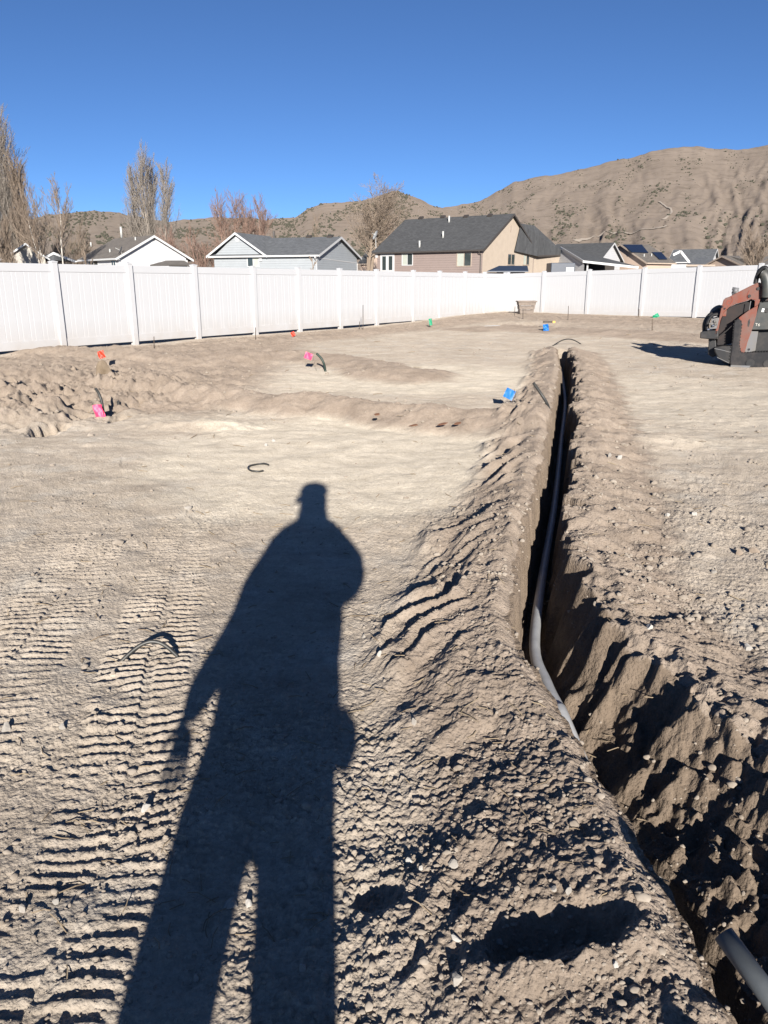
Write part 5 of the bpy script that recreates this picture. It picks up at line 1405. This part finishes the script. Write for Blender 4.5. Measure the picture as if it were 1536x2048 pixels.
for w in (0.0, 0.80):
    a = plate('loader_arm', arm_poly, w, w + .11, M['orange'])
    if w == 0:
        bx = MB()
        for q in ((690, 730, 750, 800),):
            for (x0, y0, x1, y1) in ((690, 730, 700, 800), (690, 730, 752, 742), (700, 795, 735, 806)): bx.prism([(x0, y0), (x1, y0), (x1, y1), (x0, y1)], -.004, -.0005, lambda a_, c, w_: Lp(a_, c, w_))
        arcp = [(760, 660), (785, 700), (785, 750), (755, 800), (715, 840)]
        for (p, q) in zip(arcp, arcp[1:]): bx.beam(Lp(*p, -.003), Lp(*q, -.003), .006, .012, (0, 1, 0))
        for (p, q) in zip([(1065, 545), (1045, 600), (1035, 660), (1050, 690)], [(1045, 600), (1035, 660), (1050, 690), (1060, 700)]): bx.beam(Lp(*p, -.003), Lp(*q, -.003), .006, .012, (0, 1, 0))
        bx.build('weld_mark', M['orange_hot'], a)
        for c in ((1215, 520), (1075, 650), (625, 840), (670, 870)):
            b = MB(); b.tube([Lp(*c, -.02), Lp(*c, .01)], .028 if c[0] > 1000 else .014, 10); b.build('pivot_pin', M['machine_black'], a)
b = MB(); b.prism([(620, 900), (700, 900), (700, 1010), (610, 1010)], .112, .798, lambda a_, c, w_: Lp(a_, c, w_)); b.build('arm_crossbar', M['orange'], ld)
b = MB(); b.prism([(1150, 480), (1240, 480), (1240, 600), (1150, 600)], .112, .798, lambda a_, c, w_: Lp(a_, c, w_)); b.build('arm_crossbar', M['orange'], ld)
tower = [(1250, 800), (1090, 900), (940, 1025), (960, 1180), (1000, 1450), (1040, 1750), (1110, 1750), (1150, 1450), (1200, 1230), (1240, 980)]
for w in (-.06, .86):
    t_ = plate('front_tower', tower, w, w + .05, M['orange'])
    if w < 0:
        b = MB(); b.prism([(1135, 1040), (1150, 1100), (1140, 1180), (1115, 1170), (1110, 1080)], -.065, -.0605, lambda a_, c, w_: Lp(a_, c, w_)); b.build('access_slot', M['machine_black'], t_)
body = [(1180, 720), (1500, 700), (2300, 640), (2500, 760), (2520, 1500), (2400, 1640), (1120, 1660), (1060, 1300), (1140, 1000)]
plate('engine_body', body, .14, .72, M['machine_black'], bevel=.02)
sp_ = plate('side_panel', [(1275, 760), (1460, 748), (1600, 745), (1600, 1215), (1410, 1225), (1180, 1232), (1205, 1120)], -.04, .02, M['machine_grey'])
b = MB(); b.prism([(1328, 860), (1372, 862), (1366, 920), (1320, 918)], -.046, -.0405, lambda a_, c, w_: Lp(a_, c, w_)); b.build('sticker', M['sticker'], sp_)
b = MB(); b.tube([Lp(1415, 890, -.06), Lp(1415, 890, -.03)], .040, 14); b.build('latch', M['machine_black'], sp_)
cu = bpy.data.curves.new('lettering', 'FONT'); cu.body = 'T6'; cu.size = .072; cu.extrude = .001
to = bpy.data.objects.new('lettering_src', cu); COL.objects.link(to); bpy.context.view_layer.update()
tm = bpy.data.meshes.new_from_object(to.evaluated_get(bpy.context.evaluated_depsgraph_get())); bpy.data.objects.remove(to, do_unlink=True)
tm.materials.append(mat('pale_lettering', (0.5, 0.48, 0.42), .6)); lo_ = link('lettering', tm, sp_, Lp(1242, 1165, -.0425), (R(90), 0, 0))
gd = plate('guard_plate', [(1150, 1258), (1312, 1258), (1306, 1600), (1180, 1640), (1122, 1665), (1140, 1400)], -.02, .0, M['guard'], bevel=.004)
b = MB(); b.tube([Lp(1192, 1580, -.03), Lp(1192, 1580, .0)], .02, 12); b.build('guard_hole', M['machine_black'], gd)
plate('rear_panel', [(1605, 740), (2300, 640), (2480, 780), (2480, 1250), (1605, 1215)], -.03, .03, M['orange'])
plate('deck', [(1110, 1665), (1240, 1690), (2450, 1690), (2450, 1752), (1040, 1757)], -.09, .95, M['dust_deck'])
b = MB(); b.prism([(1292, 1712), (1326, 1712), (1326, 1745), (1292, 1745)], -.097, -.0905, lambda a_, c, w_: Lp(a_, c, w_)); b.build('sticker', M['sticker'], ld)
plate('inner_shade_fill', [(650, 950), (740, 850), (850, 795), (1040, 740), (1110, 710), (1175, 730), (1180, 850), (1000, 990), (900, 1050), (885, 1500), (600, 1540), (585, 1330), (610, 1100)], .13, .24, M['machine_dark'])  # fill plate for the far structure, shade behind the arm painted in
plate('quick_attach_plate', [(470, 1050), (600, 1000), (640, 1300), (600, 1480), (480, 1420)], .2, .75, M['machine_dark'])
# tracks
def track(w0, w1):
    path = [(905, 1060), (960, 1050), (1010, 1400), (1050, 1760), (2350, 1760), (2500, 1620), (2450, 1560), (2300, 1500), (1100, 1500)]
    outer = []
    N_ = 60
    # stadium with raised front idler
    ctr = [(930, 1110, 60), (960, 1830, 70), (2380, 1830, 70), (2420, 1600, 90)]
    pts_ = [(870, 1110), (905, 1050), (965, 1050), (1010, 1120), (1010, 1500), (1060, 1640), (2300, 1560), (2420, 1510), (2520, 1590), (2510, 1760), (2420, 1890), (1000, 1895), (900, 1870), (880, 1780), (885, 1400)]
    t_ = plate('track', pts_, w0, w1, M['rubber'], bevel=.015)
    for i in range(len(pts_)):
        a, c = Vector(pts_[i]), Vector(pts_[(i + 1) % len(pts_)]); L = (c - a).length; n = max(1, int(L / 48)); d = (c - a) / L
        if pts_[i][0] > 1300 and pts_[i][1] < 1700: continue
        for k in range(n):
            q = a + d * (L * (k + .5) / n); nn = Vector((d.y, -d.x)) * 12
            b = MB(); b.prism([tuple(q - d * 13), tuple(q + d * 13), tuple(q + d * 9 + nn), tuple(q - d * 9 + nn)], w0 - .006, w1 + .006, lambda a_, c_, w_: Lp(a_, c_, w_)); b.build('tread_bar', M['rubber'], t_)
    return t_
track(-.10, .13); track(.72, .95)
for c in ((1250, 1815), (1550, 1815), (1850, 1815), (2150, 1815)):
    b = MB(); b.tube([Lp(*c, -.115), Lp(*c, .14)], .07, 14); b.build('roller', M['machine_black'], ld)
# board under the near track
b = MB(); b.prism([(912, 1858), (1258, 1858), (1240, 1912), (900, 1912)], -.16, -.112, lambda a_, c, w_: Lp(a_, c, w_)); b.build('track_guard', M['guard'], ld)
# attachment: dark bucket and coupler
plate('bucket', [(560, 1560), (700, 1530), (890, 1520), (880, 1840), (760, 1810), (640, 1730), (580, 1640)], -.08, .93, M['machine_black'], bevel=.02)
b = MB()
for p, q in (((575, 1580), (700, 1600)), ((640, 1735), (870, 1830)), ((700, 1600), (880, 1640))): b.beam(Lp(*p, -.085), Lp(*q, -.085), .01, .012, (0, 1, 0))
b.build('bucket_edge', M['guard'], ld)
plate('coupler', [(272, 1300), (330, 1280), (600, 1250), (620, 1420), (430, 1420), (275, 1410)], .0, .90, M['machine_black'], bevel=.015)
plate('cutter_frame', [(425, 1400), (560, 1400), (590, 1560), (620, 1720), (540, 1760), (450, 1700), (440, 1500)], .1, .80, M['machine_black'], bevel=.015)
for k, (x0, y0) in enumerate(((500, 1100), (480, 1180), (520, 1150), (400, 1250), (420, 1150))):
    b = MB(); b.tube([Lp(x0, y0, -.02), Lp(x0 + 40, y0 - 10, -.02)], .022, 10); b.build('hydraulic_fitting', M['chrome'] if k % 2 else M['guard'], ld)
plate('valve_block', [(450, 1060), (560, 1030), (590, 1040), (580, 1230), (440, 1240)], .0, .2, M['guard'])
def hose(pts, r_, name='hydraulic_hose', m='machine_black', rib=False):
    P = spline([Lp(a, c, w) for a, c, w in pts], 8); n = len(P)
    if rib:
        P = spline(P, 2); rad = [r_ * (1 + .10 * (i % 2)) for i in range(len(P))]
    else: rad = [r_] * n
    b = MB(); b.tube(P, rad, 12); return b.build(name, M[m], ld, True)
hose([(1150, 440, .05), (1165, 320, .04), (1200, 220, .02), (1275, 170, .0), (1340, 230, -.01), (1390, 330, -.02)], .040)
hose([(1250, 260, -.02), (1300, 300, -.03), (1340, 400, -.04), (1365, 520, -.04), (1370, 660, -.02)], .085, 'corrugated_hose', 'machine_grey', True)
hose([(1330, 300, .1), (1440, 250, .1), (1560, 300, .1), (1600, 500, .1)], .05)
hose([(330, 1290, .3), (320, 1150, .3), (380, 1020, .3), (480, 960, .3), (590, 950, .3)], .045)
hose([(400, 1300, .1), (380, 1150, .1), (430, 1020, .1), (520, 980, .1), (600, 990, .1)], .030)
hose([(410, 990, .5), (440, 920, .5), (520, 870, .5), (590, 880, .5)], .045, 'wrapped_hose', 'guard', True)
hose([(540, 1420, -.02), (650, 1350, -.02), (760, 1250, -.02), (850, 1150, -.02)], .010, 'lift_cable')
hose([(1105, 900, -.03), (1108, 800, -.03), (1112, 735, -.03)], .007, 'grease_line', 'guard')
b = MB(); b.tube([Lp(1130, 720, .3), Lp(960, 1010, .3)], .045, 12); b.build('lift_cylinder', M['machine_black'], ld, True)
b = MB(); b.tube([Lp(760, 620, .05), Lp(880, 575, .05)], .03, 10); b.tube([Lp(800, 600, .05), Lp(830, 520, .05)], .045, 10); b.tube([Lp(755, 525, .05), Lp(875, 540, .05)], .028, 10); b.build('hose_clamp', M['guard'], ld, True)
plate('red_lever', [(1420, 600), (1445, 560), (1450, 640), (1425, 730), (1400, 720)], -.03, -.01, M['orange_hot'])
plate('control_console', [(1280, 640), (1700, 600), (1750, 720), (1280, 740)], .1, .8, M['machine_black'])
b = MB()
for s_ in (.2, .7): b.tube([Lp(2300, 700, s_), Lp(2330, 450, s_), Lp(2250, 350, s_)], .02, 8)
b.tube([Lp(2250, 350, .2), Lp(2250, 350, .7)], .02, 8); b.build('grab_rail', M['machine_black'], ld)

# ================================================================== PERSON (behind the lens, seen as the long shadow) + PHONE
M['cloth'] = mat('work_jacket', (0.10, 0.10, 0.11), .9, var=.2, scale=12)
M['skin'] = mat('skin', (0.48, 0.30, 0.22), .6, var=.05)
M['capm'] = mat('dark_cap', (0.04, 0.045, 0.05), .9, var=.1)
M['boot'] = mat('leather_boot', (0.12, 0.07, 0.04), .7, var=.2)
PY = -0.35
def skin_body(name, nodes, edges, root_i, m, parent, sub=2):
    me = bpy.data.meshes.new(name); me.from_pydata([n[0] for n in nodes], edges, []); me.update()
    o = link(name, me, parent)
    md = o.modifiers.new('skin', 'SKIN'); md.use_smooth_shade = True
    for i, n in enumerate(nodes):
        sv = me.skin_vertices[0].data[i]; sv.radius = n[1]; sv.use_root = (i == root_i)
    sb = o.modifiers.new('sub', 'SUBSURF'); sb.levels = sub; sb.render_levels = sub
    me.materials.append(m); return o
gz = H(-.2, PY) 
pr = empty('person', (-.20, PY, gz), 0, 'person in cap and baggy work clothes photographing, seen only as the long shadow', 'person')
def q(x, y, z): return (x + .20, y, z - gz)
nd = [(q(-.175, .0, .90), (.275, .15)),      # 0 pelvis
      (q(-.150, .0, 1.10), (.25, .15)), (q(-.115, .0, 1.30), (.26, .15)), (q(-.085, .0, 1.46), (.21, .13)), (q(-.072, .0, 1.56), (.105, .09)),   # 1-4 spine, neck base
      (q(-.072, .01, 1.66), (.13, .10)), (q(-.072, .02, 1.745), (.155, .14)), (q(-.072, .02, 1.86), (.12, .11)),   # 5-7 neck, head
      (q(-.265, .0, 1.42), (.135, .10)), (q(-.335, .0, 1.22), (.11, .09)), (q(-.39, .02, 1.05), (.095, .08)), (q(-.472, .04, .93), (.078, .06)), (q(-.487, .05, .85), (.045, .035)),   # 8-12 left arm
      (q(.10, .0, 1.43), (.13, .10)), (q(.165, .04, 1.28), (.10, .085)), (q(.10, .20, 1.33), (.052, .052)), (q(.045, .29, 1.39), (.038, .038)),   # 13-16 right arm up to the phone
      (q(-.315, .0, .72), (.15, .13)), (q(-.345, .03, .48), (.125, .11)), (q(-.37, .0, .26), (.090, .095)), (q(-.385, -.02, .09), (.075, .085)), (q(-.40, .13, .045), (.05, .04)),   # 17-21 left leg
      (q(-.085, .0, .72), (.125, .13)), (q(-.070, .03, .48), (.092, .10)), (q(-.06, .0, .26), (.072, .085)), (q(-.055, -.02, .09), (.065, .08)), (q(-.04, .13, .045), (.05, .04)),
      (q(-.085, .125, 1.755), (.022, .022))]
ed = [(0, 1), (1, 2), (2, 3), (3, 4), (4, 5), (5, 6), (6, 7), (3, 8), (8, 9), (9, 10), (10, 11), (11, 12), (3, 13), (13, 14), (14, 15), (15, 16), (0, 17), (17, 18), (18, 19), (19, 20), (20, 21), (0, 22), (22, 23), (23, 24), (24, 25), (25, 26), (6, 27)]
skin_body('body', nd, ed, 0, M['cloth'], pr)
def hand(base, d, up_, curl, name='hand'):
    """palm with five fingers, each its own bent chain"""
    base, d, up_ = Vector(base), Vector(d).normalized(), Vector(up_); sd = d.cross(up_).normalized(); pm = sd.cross(d)
    nodes = [(tuple(base), (.026, .020)), (tuple(base + d * .05), (.036, .018)), (tuple(base + d * .085), (.036, .016))]; eds = [(0, 1), (1, 2)]
    for k, (o_, L) in enumerate(((-.030, .062), (-.010, .074), (.011, .068), (.030, .052))):
        p = base + d * .085 + sd * o_; i0 = len(nodes); nodes.append((tuple(p), (.0095, .0095))); eds.append((2, i0)); dd = d.copy()
        for j in range(3):
            dd = (Matrix.Rotation(curl, 3, sd) @ dd); p = p + dd * L / 2.4; nodes.append((tuple(p), (.0085, .0085))); eds.append((len(nodes) - 2, len(nodes) - 1))
    p = base + d * .03 - sd * .028; i0 = len(nodes); nodes.append((tuple(p), (.011, .011))); eds.append((0, i0)); dd = (d - sd * .9).normalized()
    for j in range(2): p = p + dd * .032; nodes.append((tuple(p), (.009, .009))); eds.append((len(nodes) - 2, len(nodes) - 1)); dd = (dd + d * .5).normalized()
    return skin_body(name, nodes, eds, 0, M['skin'], pr, 1)
hand(q(-.485, .065, .86), (-.02, .05, -1), (0, 1, 0), .25); hand(q(.05, .285, 1.385), (-.25, .25, .9), (0, 1, 0), -.5)
# cap with brim pointing to the person's left
b = MB(); n = 18; vs = []; c0 = Vector(q(-.072, .02, 1.825))
for j in range(5):
    t = j / 4 * math.pi / 2
    for k in range(n):
        a = 2 * math.pi * k / n; vs.append(c0 + Vector((.112 * math.cos(a) * math.cos(t) ** .7, .115 * math.sin(a) * math.cos(t) ** .7, .09 * math.sin(t))))
fs = [(j * n + k, j * n + (k + 1) % n, (j + 1) * n + (k + 1) % n, (j + 1) * n + k) for j in range(4) for k in range(n)]
b.add(vs, fs); b.prism([(-.09, -.07), (-.118, -.06), (-.135, .0), (-.118, .06), (-.09, .07)], -.030, .0, lambda a, c, w: c0 + Vector((a, c, w + (a + .08) * .55 - .025))); b.build('cap', M['capm'], pr, True)
# jacket: a closed loft, folds as small ripples
prof = [(.70, -.425, .030), (.76, -.415, .032), (.84, -.400, .050), (.92, -.395, .066), (1.0, -.405, .072), (1.06, -.42, .075), (1.12, -.435, .085), (1.18, -.43, .095), (1.215, -.425, .17), (1.26, -.418, .212), (1.32, -.40, .228), (1.40, -.37, .215), (1.46, -.335, .185), (1.51, -.305, .15), (1.55, -.275, .115), (1.585, -.225, .075), (1.62, -.178, .034), (1.68, -.172, .028)]
b = MB(); n = 40; vs = []
for j, (zz, xl, xr) in enumerate(prof):
    c = (xl + xr) / 2; hw = (xr - xl) / 2; hd = .14 if zz < 1.5 else .14 - (zz - 1.5) * .35
    for k in range(n):
        a = 2 * math.pi * k / n; w_ = 1 + .018 * math.sin(3 * a + j * 1.3) + .014 * math.sin(7 * a - j * 2.1)
        vs.append(Vector(q(c + hw * w_ * math.cos(a), hd * w_ * math.sin(a), zz)))
fs = [(j * n + k, j * n + (k + 1) % n, (j + 1) * n + (k + 1) % n, (j + 1) * n + k) for j in range(len(prof) - 1) for k in range(n)]
fs += [tuple(range(n - 1, -1, -1)), tuple((len(prof) - 1) * n + k for k in range(n))]
b.add(vs, fs); b.build('jacket', M['cloth'], pr, True)
b = MB(); b.prism([(.0, .865), (.075, .875), (.105, .84), (.112, .815), (.095, .79), (.07, .765), (.03, .78), (.0, .80)], -.04, .05, lambda a, c, w: Vector(q(a, w + .02, c))); b.build('tool_pouch', M['boot'], pr, bevel=.008)
for x in (-.39, -.05):
    b = MB(); b.prism([(-.11, 0), (.19, 0), (.19, .05), (.10, .09), (.03, .14), (-.10, .14)], -.05, .05, lambda a, c, w: Vector(q(x + w, a, c + gz - .0))); b.build('boot', M['boot'], pr, bevel=.02)
b = MB(); b.box((0, 0, 0), (.072, .008, .155)); ph = b.build('phone', mat('phone_black', (.02, .02, .022), .2), None, bevel=.003, loc=(-.012, -.020, CAM_H - .062), rot=(-PITCH, 0, 0)); tag(ph, 'black phone held upright in the right hand of the photographing person', 'phone')
